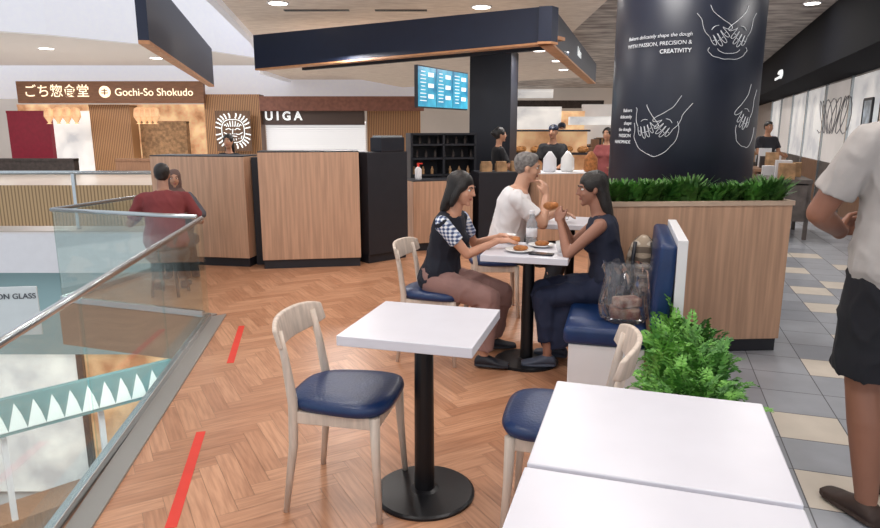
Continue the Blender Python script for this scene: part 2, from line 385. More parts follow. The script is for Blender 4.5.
def hand_lines(ox,oz,k,ang,mir=1,curl=.25,arm=1.8):
    out=[]; F=[(-.36,.0,.62,-.16),(-.12,-.06,.8,-.05),(.12,-.05,.78,.05),(.35,.04,.66,.16)]
    for x,y,L,a in F:
        w=.105; dx,dy=math.sin(a),-math.cos(a); nx,ny=-dy,dx
        def P(t,u): return (x+dx*L*t+nx*u*w+curl*t*t*.35, y+dy*L*t+ny*u*w)
        out.append([P(0,1),P(.45,1.05),P(.8,.9),P(.97,.5),P(1.0,0),P(.97,-.5),P(.8,-.9),P(.45,-1.05),P(.05,-1)])
        out.append([P(.5,.6),P(.52,-.5)])
    out.append([(-.48,.02),(-.56,.4),(-.5,.8),(-.40,1.15),(-.46,arm)])
    out.append([(.46,.1),(.62,-.12),(.86,-.3),(.98,-.2),(.9,.05),(.68,.45),(.5,.85),(.38,1.2),(.40,arm)])
    out.append([(-.2,.3),(.05,.38),(.3,.3)])
    c,s=math.cos(ang),math.sin(ang)
    return [[(ox+k*(c*x*mir-s*y),oz+k*(s*x*mir+c*y)) for x,y in l] for l in out]
def blob(ox,oz,rx,rz,n=14,a0_=0,a1=6.28,seed=1):
    rn=random.Random(seed); return [(ox+rx*math.cos(a0_+(a1-a0_)*i/n)*rn.uniform(.95,1.04),oz+rz*math.sin(a0_+(a1-a0_)*i/n)*rn.uniform(.95,1.04)) for i in range(n+1)]
stroke(hand_lines(.19,2.16,.115,.55,1,arm=1.6)+hand_lines(.385,2.16,.115,-.45,-1,arm=1.6)+[blob(.29,2.05,.15,.07,12,3.0,6.5),blob(.29,2.06,.09,.04,8,3.3,6.0,3)])
stroke(hand_lines(-.27,1.53,.11,.2,1,arm=1.3)+hand_lines(-.10,1.53,.11,-.6,-1,arm=2.0)+[blob(-.185,1.5,.17,.19,14,2.9,6.6,2)])
stroke(hand_lines(.50,1.60,.12,-.35,-1)+[blob(.52,1.5,.12,.13,12,2.9,6.4,4)])
# ---------------------------------------------------------------- planter behind bench
e=empty('planter_box',(0,0,0),label='long wood-laminate planter box with dark plinth beside the column',category='planter')
pa=V((1.08,4.20));pb=V((2.33,4.28)); d=(pb-pa).normalized(); n=V((-d.y,d.x)); ang=math.atan2(d.y,d.x); L=(pb-pa).length
def inpl(u,v,z): q=pa+d*u+n*v; return (q.x,q.y,z)
b=B(); b.box((L,.36,.92),inpl(L/2,.18,.55),ang); b.obj('body',M_lam,e,bevel=.003)
b=B(); b.box((L-.03,.33,.1),inpl(L/2,.18,.05),ang); b.obj('plinth',M_dark,e)
b=B(); b.box((L+.01,.03,.03),inpl(L/2,.005,1.025),ang); b.box((L+.01,.03,.03),inpl(L/2,.355,1.025),ang); b.box((.03,.36,.03),inpl(.0,.18,1.025),ang); b.box((.03,.36,.03),inpl(L,.18,1.025),ang); b.obj('rim',mat('rim_wood',(206,180,158),.5,var=.1),e)
b=B(); b.box((L-.04,.3,.02),inpl(L/2,.18,1.01),ang); b.obj('soil',M_soil,e)
def blade_clump(n,rad,h,w,m,seed,name,hr=.6):
    rn=random.Random(seed); b=B()
    for i in range(n):
        a=rn.random()*6.28; r0=rn.random()*rad*.8; p=V((math.cos(a)*r0,math.sin(a)*r0,0)); out=V((math.cos(a+rn.uniform(-.8,.8)),math.sin(a+rn.uniform(-.8,.8)),0)); hh=h*rn.uniform(hr,1.05); side=V((-out.y,out.x,0))*w*.5
        lean=rn.uniform(.15,.9)*h; prev=None
        for k in range(4):
            t=k/3; c=p+out*lean*t*t+V((0,0,hh*(t-.18*t*t*lean/h))); ww=(.5,1.0,.9,.08)[k]
            cur=(b.bm.verts.new(c-side*ww),b.bm.verts.new(c+side*ww))
            if prev: b.bm.faces.new((prev[0],prev[1],cur[1],cur[0]))
            prev=cur
    return b.obj(name,m,noflip=True)
for i in range(9):
    if i<2:
        g=blade_clump(230,.12,.165,.034,[M_leafd,M_leaf][i],1+i,'leafy_plant',.35); g.location=inpl(.08+i*.135,.17,1.02)
        for k,v in dict(label='tufted green leafy plant in the planter box',category='plant',group='leafy plants in the planter').items(): g[k]=v
        gs=[g] if i==0 else gs+[g]
    else: dup(gs[1 if i%2==1 else 0],inpl(.08+i*.135,.17+random.uniform(-.03,.03),1.02),rz=i*1.3,scale=(.9,.9,random.uniform(.75,1.2)))
# ---------------------------------------------------------------- low planter + ferns
dd=V((.2672,.9636)); nn=V((.9636,-.2672)); ang2=R(-15.5)
q0=V((1.135,2.80))
e=empty('fern_trough',(q0.x,q0.y,0),ang2,label='low white plant trough beside the bench end',category='planter')
b=B(); b.box((.22,.84,.24),(0,0,.12)); b.obj('box',M_white,e,bevel=.005)
b=B(); b.box((.19,.81,.01),(0,0,.243)); b.obj('soil',M_soil,e)
def fern(seed,name,m):
    rn=random.Random(seed); b=B()
    for i in range(84):
        a=rn.random()*6.28; el=rn.uniform(.35,1.5); L=rn.uniform(.2,.37); out=V((math.cos(a),math.sin(a),0)); side=V((-out.y,out.x,0)); pts=[]
        p=V((rn.uniform(-.07,.07),rn.uniform(-.07,.07),0)); e0=el; sp_=.5
        n_=int(12*L/.3)+3
        for k in range(n_):
            t=k/(n_-1); e1=e0-.9*t*t; dr=out*math.cos(e1)*sp_+V((0,0,math.sin(e1))); p=p+dr*L/(n_-1); pts.append((p.copy(),dr.normalized()))
        for k,(c,dr) in enumerate(pts[1:]):
            ll=.038*math.sin((k+1.5)/n_*math.pi)**.5; up=side.cross(dr)
            for sg in(-1,1):
                tip=c+side*sg*ll+dr*ll*.4+out*rn.uniform(-.012,.02); md=c+side*sg*ll*.5
                b.quad(c,md+dr*.016+up*.003,tip,md-dr*.011)
    return b.obj(name,m,noflip=True)
f0=fern(3,'fern_plant',M_leaf); f1=fern(5,'fern_plant',mat('leaf_bright',(136,196,90),.55,scale=14,rgb2=(72,132,54)))
for f in (f0,f1):
    for k,v in dict(label='bushy bright green fern in the low trough',category='plant',group='ferns in the trough').items(): f[k]=v
pos=[(-.04,-.36),(.04,-.28),(-.05,-.18),(.05,-.08),(-.05,.02),(.05,.12),(-.05,.22),(.04,.31),(-.04,.38)]
def lw(x,y,z): q=q0+nn*x+dd*y; return (q.x,q.y,z)
f0.location=lw(*pos[0],.24); f1.location=lw(*pos[1],.24)
for i,p in enumerate(pos[2:]): dup(f0 if i%2 else f1,lw(*p,.24),rz=i*1.1,scale=(1,1,random.uniform(1.0,1.08)+.03*i))
# ---------------------------------------------------------------- tables
def table(x,y,rz=R(-15.5),w=.53,dp=None,label='square white cafe table on black pedestal with round base',basew=.42):
    dp=dp or w
    e=empty('cafe_table',(x,y,0),rz,label=label,category='table')
    b=B(); b.box((w,dp,.04),(0,0,.73)); b.obj('table_top',M_table,e,bevel=.004,seg=3)
    b=B(); b.cone((0,0,.012),.042,(0,0,.69),.038,24); b.box((.3,.3,.018),(0,0,.701)); b.obj('pedestal',M_black,e)
    b=B(); b.loft([((0,0,z),(r,0,0),(0,r,0)) for r,z in ((basew/2,0),(basew/2,.01),(basew/2-.01,.016),(.06,.024),(.045,.03))],48); b.obj('base',M_black,e)
    return e
table(-.065,2.49,R(-16),w=.52); table(.57,4.08); table(1.1,5.42); table(.55,1.534,R(-17.5),w=.57,dp=.525); table(.385,1.018,R(-17.5),w=.57,dp=.525)
# ---------------------------------------------------------------- chairs
def chair(x,y,rz,label='light ash wooden chair with navy padded seat'):
    e=empty('dining_chair',(x,y,0),rz,label=label,category='chair')
    b=B()
    def outl(k,z):
        pts=[]
        for i in range(40):
            a=2*math.pi*i/40; cx=abs(math.cos(a))**.6*math.copysign(1,math.cos(a)); sy=abs(math.sin(a))**.6*math.copysign(1,math.sin(a))
            pts.append(V((cx*(.195+.02*sy)*k,sy*.205*k,z)))
        return pts
    prof=[(.9,.425),(1.0,.430),(1.04,.448),(1.02,.466),(.9,.477),(.6,.482),(.25,.480)]
    vs=[[b.bm.verts.new(p) for p in outl(k,z)] for k,z in prof]
    for A,Bq in zip(vs,vs[1:]):
        for i in range(40): b.bm.faces.new((A[i],A[(i+1)%40],Bq[(i+1)%40],Bq[i]))
    b.bm.faces.new(vs[0][::-1]); b.bm.faces.new(vs[-1]); b.obj('seat',M_navy,e,smooth=True)
    b=B(); b.box((.33,.025,.05),(0,.165,.4)); b.box((.31,.025,.05),(0,-.165,.4)); b.box((.025,.33,.05),(.165,0,.4)); b.box((.025,.33,.05),(-.165,0,.4)); b.obj('seat_frame',M_ash,e,bevel=.004)
    for sx in(-1,1):
        b=B(); b.tube([(sx*.195,.185,0),(sx*.178,.17,.25),(sx*.17,.165,.425)],[.012,.017,.021],12); b.obj('leg',M_ash,e,smooth=True)
        b=B(); b.tube([(sx*.195,-.205,0),(sx*.175,-.17,.28),(sx*.17,-.165,.45),(sx*.165,-.19,.62),(sx*.16,-.215,.74)],[.012,.018,.02,.016,.014],12); b.obj('leg',M_ash,e,smooth=True)
    b=B(); n=17; L=[]
    for i in range(n):
        t=-1+2*i/(n-1); x_=t*.22; yy=-.243+.06*t*t; h=.058*(1-.4*abs(t)**4)
        L.append([(x_,yy-.008,.725-h),(x_,yy+.012,.725-h),(x_,yy-.010,.725+h),(x_,yy-.030,.725+h)])
    vs=[[b.bm.verts.new(p) for p in q] for q in L]
    for A,Bq in zip(vs,vs[1:]):
        for i in range(4): b.bm.faces.new((A[i],A[(i+1)%4],Bq[(i+1)%4],Bq[i]))
    b.bm.faces.new(vs[0][::-1]); b.bm.faces.new(vs[-1]); b.obj('backrest',M_ash,e,bevel=.007,seg=3,smooth=True)
    return e
chair(-.375,2.50,R(-90-12)); chair(.455,2.27,R(75)); chair(-.03,4.2,R(-106)); chair(.45,5.27,R(-90)); 
def stool(x,y):
    e=empty('stool',(x,y,0),0,label='low dark upholstered stool in the seating nook',category='stool')
    b=B(); b.loft([((0,0,z),(r,0,0),(0,r,0)) for r,z in((.17,.33),(.19,.35),(.19,.41),(.17,.43))],32); b.obj('seat',M_dark,e,smooth=True)
    for k in range(4):
        a=R(45+90*k); b=B(); b.tube([(math.cos(a)*.17,math.sin(a)*.17,0),(math.cos(a)*.13,math.sin(a)*.13,.34)],.014,10); b.obj('leg',M_black,e)
stool(-2.5,5.86); stool(-2.7,6.66)
# ---------------------------------------------------------------- bench
e=empty('bench',(.67,3.39,0),ang2,label='navy upholstered banquette bench with white base and back panel',category='bench')
Lb=.82
b=B(); b.box((.40,Lb-.03,.34),(.23,Lb/2,.18)); b.obj('base',M_white,e,bevel=.003)
b=B(); b.box((.44,Lb,.10),(.22,Lb/2,.40)); b.obj('seat_cushion',M_navy,e,bevel=.03,seg=4,smooth=True)
b=B(); Mx=Matrix.Translation((.505,Lb/2,.69))@Matrix.Rotation(R(3),4,'Y'); b.box((.09,Lb-.01,.47),(0,0,0),M=Mx); b.obj('back_cushion',M_navy,e,bevel=.028,seg=4,smooth=True)
b=B(); b.box((.05,Lb,.94),(.58,Lb/2,.48)); b.obj('back_panel',M_white,e,bevel=.004)
# ---------------------------------------------------------------- kiosk counters
def counter(name,a,c,t,h,label,m=M_lam,top=M_dark):
    a=V(a);c=V(c);d=c-a;L=d.length; ang=math.atan2(d.y,d.x)
    e=empty(name,(a.x,a.y,0),ang,label=label,category='counter')
    b=B(); b.box((L,t,h-.1),(L/2,t/2,.1+(h-.1)/2)); b.obj('body',m,e,bevel=.003)
    b=B(); b.box((L-.02,t-.04,.1),(L/2,t/2+.01,.05)); b.obj('plinth',M_dark,e)
    b=B(); b.box((L,t,.012),(L/2,t/2,h+.006)); b.obj('worktop',top,e,bevel=.002)
    return e
counter('kiosk_counter',(-3.2,7.25),(-2.11,7.06),.4,1.21,'tall wood-laminate kiosk partition with dark plinth')
counter('kiosk_counter',(-1.93,6.95),(-.88,7.12),.4,1.26,'tall wood-laminate kiosk partition with a flat dark top')
counter('kiosk_counter',(-.80,7.24),(-.38,7.62),.24,1.24,'charcoal kiosk counter joining the wooden partitions',m=M_dark)
counter('kiosk_counter',(-.33,8.0),(.42,8.3),.45,.87,'low wood-laminate service counter with dark top')
counter('kiosk_counter',(.5,8.35),(1.15,8.5),.4,.95,'service counter with charcoal front',m=M_dark)
counter('kiosk_counter',(1.25,8.2),(2.1,8.35),.55,.95,'wood-laminate bakery counter with white top',top=M_white)
b=B(); b.box((.10,.2,1.2),(0,0,.6)); b.obj('partition_post',M_dark,loc=(-2.02,7.3,0),label='narrow charcoal post between wooden partitions',category='partition')
e=empty('display_shelf',(-.25,8.75,0),R(15),label='black open shelf unit with stacked goods behind the counter',category='shelf')
b=B(); b.box((.9,.03,1.45),(.3,.25,.72));
for x in(-.14,.3,.74): b.box((.03,.3,1.45),(x,.1,.72))
for z in(.9,1.12,1.3,1.44): b.box((.9,.3,.025),(.3,.1,z))
b.obj('frame',M_dark,e)
for i in range(20):
    x=-.09+.042*i; z=(.92,1.14,1.32)[i%3]
    if abs(x-.3)<.03: continue
    b=B(); b.loft([((0,0,0),(.02,0,0),(0,.02,0)),((0,0,.06),(.02,0,0),(0,.02,0)),((0,0,.08),(.010,0,0),(0,.010,0)),((0,0,.1),(.011,0,0),(0,.011,0))],12)
    w=Matrix.Rotation(R(15),3,'Z')@V((x,.05,0)); b.obj('jar',[M_clutter2,M_clutter1,M_clutter1][(i*5)%3],loc=(-.25+w.x,8.75+w.y,z-.006),label='small jar on the black shelf',category='jar',group='jars on the black shelf')
e=empty('coffee_machine',(-.60,7.55,1.252),R(42),label='dark coffee machine on the charcoal counter',category='coffee machine')
b=B(); b.box((.34,.2,.16),(0,0,.08)); b.obj('machine_body',M_pil,e,bevel=.01); b=B(); b.box((.3,.16,.02),(0,0,.17)); b.obj('cup_tray',M_steel,e)
e=empty('pump_bottle',(-.27,8.15,.885),0,label='white sanitiser bottle with red pump on the low counter',category='bottle')
b=B(); b.loft([((0,0,z),(r,0,0),(0,r,0)) for r,z in((.04,0),(.042,.02),(.042,.13),(.015,.16))],20); b.obj('bottle_body',M_white,e,smooth=True)
b=B(); b.cone((0,0,.16),.016,(0,0,.2),.012,12); b.box((.07,.02,.015),(.02,0,.2)); b.obj('pump',M_red,e)
e=empty('pillar',(.8,9.9,0),R(-16),label='square black pillar behind the kiosk counter',category='pillar')
b=B(); b.box((.6,.6,2.6),(0,0,1.3)); b.obj('shaft',M_pil,e); b=B(); b.box((.64,.64,.12),(0,0,.06)); b.obj('plinth',M_dark,e)
# screens
a=V((-.29,8.1));c=V((.36,9.3)); d=(c-a); ang=math.atan2(d.y,d.x)
for i in range(3):
    p=a+d*(i/3); L=d.length/3; am=ang+R((-7,0,7)[i])
    e=empty('menu_screen',(p.x,p.y,1.76),ang,label='hanging digital menu screen with bright blue display',category='screen',group='kiosk menu screens')
    b=B(); b.box((L-.002,.05,.5),(L/2,0,.25)); b.obj('housing',M_dark,e,bevel=.004)
    b=B(); b.box((L-.015,.006,.47),(L/2,-.027,.25)); b.obj('display',M_screen,e)
    b=B()
    for r in range(9):
        b.box((L*.34*random.uniform(.5,1),.004,.010),(L*.27,-.032,.43-r*.043)); 
        if r%3==0: b.box((L*.3,.004,.05),(L*.7,-.031,.40-r*.043))
    b.obj('menu_text',M_screen2,e)
e=empty('bakery_display',(1.75,11.2,0),R(-6),label='bakery display cabinet with lit shelves of bread',category='display cabinet')
b=B(); b.box((1.5,.5,.7),(0,0,.35)); b.obj('body',M_lam2,e)
b=B(); b.box((1.5,.04,.8),(0,.23,1.1)); b.obj('lit_back',M_warm,e)
b=B(); 
for z in(.72,1.1,1.48): b.box((1.5,.45,.03),(0,0,z))
b.obj('shelf',M_dark,e)
for k in range(12):
    b=B(); b.ball((0,0,.05),(.09,.07,.06)); b.ball((.05,0,.06),(.06,.05,.05)); w=Matrix.Rotation(R(-6),3,'Z')@V((-.65+.26*(k%6),-.05,0))
    b.obj('bread_loaf',mat('loaf_brown',(190,130,74),.7,var=.3,scale=20),loc=(1.75+w.x,11.2+w.y,(.735,1.115)[k//6]),label='brown bread loaf on the display shelf',category='bread',group='loaves in the bakery display')
# ---------------------------------------------------------------- right corridor shop
base=V((4.92,7.89)); wd=V((math.sin(R(20.2)),math.cos(R(20.2)))); wn=V((-wd.y,wd.x))
wr=-R(20.2)
def wp(s,o,z=0): q=base+wd*s+wn*o; return (q.x,q.y,z)
b=B(); b.box((.15,34,3.3),(0,0,1.65)); b.obj('wall_right',mat('corridor_wall',(196,190,188),.6,var=.1),loc=wp(9,-.98),rz=wr,kind=S_)
e=empty('shop_fascia',wp(0,0),wr,label='long black shop fascia along the corridor with white mark',category='sign')
b=B(); b.box((.85,30,.85),(.43,8,2.85)); b.obj('fascia',mat('black_fascia',(16,18,26),.85,spec=.15),e)
b=B(); b.box((.02,1.0,.05),(-.012,7.6,2.62)); b.ball((-.02,7.0,2.66),(.02,.22,.1)); b.ball((-.02,7.3,2.72),(.02,.35,.05)); b.obj('shop_mark',M_screen2,e,)
M_base=mat('shop_base_panel',(104,96,92),.6,var=.3)
for i in range(9):
    s0=-3.5+i*2.2
    e=empty('shop_window',wp(s0,-.8,0),wr,label='bright shopfront bay with backlit panel and brown base',category='shop window',group='corridor shopfront bays')
    b=B(); b.box((.04,2.08,1.5),(0,0,1.62)); b.obj('lit_panel',[M_shopw,M_shopd,M_shopw][i%3],e)
    b=B(); b.box((.06,2.1,.85),(0,0,.43)); b.obj('base_panel',[M_base,M_lam2][i%2],e)
    b=B(); b.box((.06,.05,2.4),(-.03,1.07,1.2)); b.obj('mullion',M_steel,e)
for i in range(4):
    e=empty('picture_frame',wp(-.2+i*.95,-.7,1.65),wr,label='dark framed picture on the pale shop wall',category='picture',group='framed pictures in the shop')
    b=B(); 
    b.box((.03,.5,.04),(0,0,.3)); b.box((.03,.5,.04),(0,0,-.3)); b.box((.03,.04,.6),(0,.25,0)); b.box((.03,.04,.6),(0,-.25,0)); b.obj('frame',M_dark,e)
    b=B(); b.box((.015,.46,.56),(0,0,0)); b.obj('print',mat('print%d'%(i%3),[(150,160,170),(120,140,120),(190,170,150)][i%3],.5,var=.5,scale=6,emit=.3),e)
b=B(); pts=[(0,4.1+.03*t+.32*math.cos(t*.62),1.75+.33*math.sin(t*.55+.4)) for t in range(90)]
b.tube(pts,.008,6); b.obj('wall_drawing',mat('grey_line',(120,120,124),.6),loc=wp(0,-.75),rz=wr,label='looping thin grey line drawing on the bright wall',category='wall graphic')
for i,(s,o) in enumerate([(1.5,.5),(4.0,.4),(6.7,.5),(9.4,.4),(12,.4)]):
    e=empty('display_table',wp(s,o,0),wr,label='wooden display stand with boxed goods in the corridor',category='display stand',group='corridor display stands')
    b=B(); b.box((.6,1.1,.05),(0,0,.8)); b.box((.55,1.05,.5),(0,0,.5))
    for x in(-.27,.27):
        for y in(-.5,.5): b.box((.05,.05,.8),(x,y,.4))
    b.obj('frame',M_lam2 if i%2 else M_base,e)
    for k in range(5):
        h=random.uniform(.12,.35); b=B(); b.box((.2,.15,h),(0,0,h/2)); b.obj('goods',[M_clutter2,M_white,M_clutter1][k%3],e,loc=(random.uniform(-.15,.15),-.42+k*.2,.825))
# ---------------------------------------------------------------- far back wall & shops
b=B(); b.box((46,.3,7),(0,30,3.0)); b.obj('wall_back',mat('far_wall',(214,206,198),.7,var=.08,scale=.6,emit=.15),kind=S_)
b=B(); b.box((.3,40,8),(-24.2,12,1)); b.obj('wall_left',M_white,kind=S_)
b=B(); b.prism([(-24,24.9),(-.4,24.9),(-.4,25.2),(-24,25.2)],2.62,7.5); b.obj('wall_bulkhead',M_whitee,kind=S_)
arc=[(-22,10),(-14,13.2),(-9.5,16.5),(-6.6,20),(-4.8,24)]
b=B()
for (x0,y0),(x1,y1) in zip(arc,arc[1:]): b.prism([(x0,y0),(x1,y1),(x1-.1,y1+.3),(x0-.1,y0+.3)],3.75,5.2)
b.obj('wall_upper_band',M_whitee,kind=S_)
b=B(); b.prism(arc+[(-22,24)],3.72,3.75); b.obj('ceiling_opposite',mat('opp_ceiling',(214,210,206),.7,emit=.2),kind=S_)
for x,y in((-14,17),(-11,19),(-9,21.5),(-16,20)): downlight(x,y,3.72,.18)
def fx(px,y=24.0): return (px-440)*1.0212*y/663.8/1.02
def fz(py,y=24.0): return 1.5-(py-129.4)*y/663.8/1.02
e=empty('shop_sign',(-14.75,23.5,2.36),0,label='brown wooden restaurant fascia with warm glowing lettering',category='sign')
b=B(); b.box((6.5,.2,.74),(3.25,0,.41)); b.obj('board',M_brown,e)
text('ごち惣食堂',.46,(.25,-.13,.42),0,M_warmtext,e,align='LEFT',offset=.003)
b=B(); b.loft([((3.08,-.11,.42),(.2,0,0),(0,0,.2)),((3.08,-.14,.42),(.2,0,0),(0,0,.2))],24); b.obj('emblem',M_warmtext,e)
b=B(); b.box((.2,.02,.03),(3.08,-.15,.47)); b.box((.03,.02,.22),(3.08,-.15,.42)); b.box((.24,.02,.03),(3.08,-.15,.38)); b.obj('emblem_glyph',M_brown,e)
text('Gochi-So Shokudo',.36,(3.42,-.13,.40),0,M_warmtext,e,align='LEFT',offset=.002)
def bgbox(name,x0,x1,y,z0,z1,m,label,cat,dep=.3):
    b=B(); b.box((x1-x0,dep,z1-z0),(0,0,(z1-z0)/2)); b.box((x1-x0,dep+.05,.08),(0,0,z1-z0)); 
    return b.obj(name,m,loc=((x0+x1)/2,y,z0),label=label,category=cat)
bgbox('restaurant_interior',fx(-10),fx(215),25.9,0,fz(104),M_warm,'warmly lit restaurant interior wall','shop interior')
bgbox('slat_column',fx(93),fx(133),24.2,0,fz(106),M_slat,'vertical wooden slat column at restaurant front','column',.6)
bgbox('slat_column',fx(207),fx(262),24.2,0,fz(96),M_slat,'wide wooden slat column beside round emblem','column',.6)
bgbox('red_partition',fx(8),fx(50),24.2,0,fz(112),M_redwall,'deep red wall panel at the restaurant entrance','wall panel')
bgbox('shop_poster',fx(52),fx(91),24.3,0,fz(112),M_shopw,'bright white backlit poster wall','poster')
bgbox('goods_shelf',fx(135),fx(182),24.6,0,fz(122),M_clutter2,'restaurant shelving with warm goods','shelf')
for k in range(8):
    b=B(); b.loft([((0,0,0),(.10,0,0),(0,.10,0)),((0,0,.03),(.04,0,0),(0,.04,0)),((0,0,.25),(.16,0,0),(0,.16,0)),((0,0,.5),(.13,0,0),(0,.13,0)),((0,0,.55),(.05,0,0),(0,.05,0))],14)
    b.obj('paper_lantern',M_warm,loc=(fx(140+k*5.5 if k<4 else 15+k*9,22.9),22.9,fz(118,22.9)-.2),label='warm glowing paper lantern over the restaurant counter',category='lantern',group='restaurant lanterns')
bgbox('restaurant_counter',fx(0),fx(96),22.5,0,fz(158),M_clutter1,'long dark low restaurant counter','counter')
bgbox('restaurant_counter',fx(135),fx(200),22.5,0,fz(158),M_lam2,'low wooden restaurant service counter','counter')
bgbox('store',fx(264),fx(364),24.5,0,fz(122),M_slatwhite,'white storefront with horizontal blinds','store')
e=empty('shop_sign',(fx(262),24.2,fz(124)),0,label='dark shop sign with glowing white lettering',category='sign')
b=B(); b.box((fx(364)-fx(262),.2,.6),((fx(364)-fx(262))/2,.05,.27)); b.obj('board',mat('sign_dark',(92,76,70),.5),e)
text('U I G A',.42,(.1,-.08,.27),0,M_screen2,e,align='LEFT',offset=.014)
e=empty('emblem_sign',(fx(238),23.5,fz(131)),0,label='white striped woodcut crest on wooden slatted panel',category='sign')
b=B(); b.box((1.25,.06,1.4),(0,0,0)); b.obj('panel',slatmat('emblem_slats',(120,88,64),(70,50,38),6,'X',emit=.05),e)
b=B()
def sq(t,r=.56,p=.75): return (math.copysign(abs(math.cos(t))**p,math.cos(t))*r,math.copysign(abs(math.sin(t))**p,math.sin(t))*r)
for t in range(0,360,15):
    a_=R(t+7.5); o_=sq(a_,.62); n_=sq(a_,.44); b.tube([(n_[0],-.05,n_[1]),((o_[0]+n_[0])/2+.02,-.05,(o_[1]+n_[1])/2),(o_[0],-.05,o_[1])],.026,6)
b.tube([(sq(R(t),.40)[0],-.05,sq(R(t),.40)[1]) for t in range(0,361,8)],.016,6)
for k in range(-3,4):
    x=k*.10; b.tube([(x,-.05,.36-.02*k*k),(x*.9,-.05,.24),(x*.7,-.05,.15)],.018,6)
    b.tube([(x,-.05,-.34+.02*k*k),(x*.9,-.05,-.26)],.018,6)
for sg in(-1,1):
    b.tube([(sg*.26,-.05,.05),(sg*.15,-.05,.09),(sg*.06,-.05,.04)],.018,6); b.tube([(sg*.33,-.05,-.05),(sg*.2,-.05,-.12),(sg*.08,-.05,-.1)],.016,6)
b.tube([(0,-.05,.08),(-.03,-.05,-.1),(.05,-.05,-.1)],.016,6); b.tube([(-.13,-.05,-.19),(0,-.05,-.17),(.13,-.05,-.19)],.016,6)
b.obj('line_crest',M_screen2,e)
bgbox('slat_partition',fx(366),fx(420),24.6,0,fz(108),M_slat,'wood slatted shop partition under a reddish roof','partition')
bgbox('awning',fx(262),fx(424),24.0,fz(111),fz(98),mat('roof_red',(128,84,70),.6,var=.2,emit=.15),'reddish brown canopy edge above the stores','awning')
y=27
for i,(p0,p1,q0_,q1_,m,lab) in enumerate([(505,560,170,108,M_shopw,'bright white distant store with pale display'),(560,585,170,112,M_warm,'warm lit distant shop bay'),(585,640,175,105,M_shopd,'pale grey distant shop bay'),(640,700,175,110,M_warm,'warm lit distant shop bay'),(700,760,172,104,M_shopd,'pale grey distant shop bay'),(505,612,107,100,M_clutter1,'dark fascia strip over distant stores'),(510,560,96,88,M_shopw,'lit light box above distant stores'),(566,612,125,118,M_shopw,'bright strip sign of a distant store')]):
    bgbox('store',fx(p0,y),min(fx(p1,y),12.2),y+.35*i-(3 if i==7 else 0),max(0,fz(q0_,y)),fz(q1_,y),m,lab,'store')
for i in range(12):
    b=B(); b.box((.7,.5,.9),(0,0,.45)); b.box((.6,.4,.1),(0,0,.95)); b.box((.2,.2,.25),(.1,0,1.1)); b.obj('merchandise_stand',[M_clutter1,M_clutter2,M_lam2][i%3],loc=(1.6+.55*i,19+(i*37%5),0),label='low stand stacked with goods in the mall hall',category='display stand',group='distant display stands')
e=empty('walkway_railing',(-12,9.9,0),0,label='walkway balustrade with gold slatted panels and steel rail',category='railing')
b=B(); b.box((17.6,.04,.62),(0,0,.36)); b.obj('slat_panel',M_slatgold,e)
b=B(); b.tube([(-8.8,0,.86),(8.8,0,.86)],.03,10); b.obj('handrail',M_steel,e,smooth=True)
for i in range(9):
    b=B(); b.box((.05,.05,.86),(-8.6+2.15*i,0,.43)); b.obj('post',M_steel,e)
b=B(); b.box((21,.12,.6),(-13.5,9.64,-.32)); b.obj('trim_4',M_white,kind=S_)
# lower floor shops
e=empty('lower_shopfront',(-12,10.2,-4.8),0,label='lower-level shopfront with pale teal band and lit windows',category='shopfront')
b=B(); b.box((20,.2,1.6),(0,0,3.5)); b.obj('teal_band',M_teal,e)
for k in range(10):
    b=B(); b.box((1.9,.15,2.6),(-9+2*k,.2,1.4)); b.obj('window',[M_shopd,M_warm,M_shopw][(k*2)%3],e)
    b=B(); b.box((.1,.2,2.7),(-8+2*k,.15,1.35)); b.obj('mullion',M_dark,e)
z0=V((-8.4,5.35)); z1=V((-3.9,9.6)); d=z1-z0; L=d.length; ang=math.atan2(d.y,d.x)
e=empty('lower_kiosk',(z0.x,z0.y,-4.8),ang,label='lower-level kiosk with grey-teal band and pale zigzag pattern',category='kiosk')
b=B(); b.box((L,.1,.5),(L/2,0,2.62)); b.obj('teal_band',mat('teal_deep',(92,138,142),.5,var=.06,emit=.12),e)
b=B(); b.box((L,.6,1.1),(L/2,.35,.55)); b.obj('counter_body',M_lam2,e)
for k in range(6):
    b=B(); b.box((.07,.07,2.3),(.1+k*(L-.2)/5,.1,1.15)); b.obj('post',M_white,e)
b=B(); n_=int(L/.22)
M_zig=mat('zigzag_pale',(224,234,232),.5,emit=.25)
for i in range(n_):
    x=i*.22; b.quad((x,-.06,2.42),(x+.22,-.06,2.42),(x+.17,-.06,2.62),(x+.1,-.06,2.80))
b.obj('zigzag_pattern',M_zig,e,noflip=True)
e=empty('hanging_sign_panel',(-3.12,4.5,.0),R(8),label='frosted white panel with dark lettering in the void',category='sign')
b=B(); b.box((.46,.015,.36),(0,0,.22)); b.obj('panel',mat('frosted_panel',(206,214,216),.4,var=.03),e,bevel=.003)
text('ON GLASS',.056,(.09,-.012,.33),0,mat('grey_lettering',(70,76,84),.5),e)
for i in range(3):
    e=empty('lower_stand',(-3.2-1.2*i,6.0-.3*i,-4.8),R(20*i),label='lower-level mall stand with stacked goods',category='stand',group='lower-level stands')
    b=B(); b.box((.9,.7,.8),(0,0,.4)); b.obj('body',[M_clutter1,M_clutter2,M_teal][i%3],e); b=B(); b.ball((0,0,1.0),(.35,.3,.3)); b.obj('foliage',M_leaf,e)

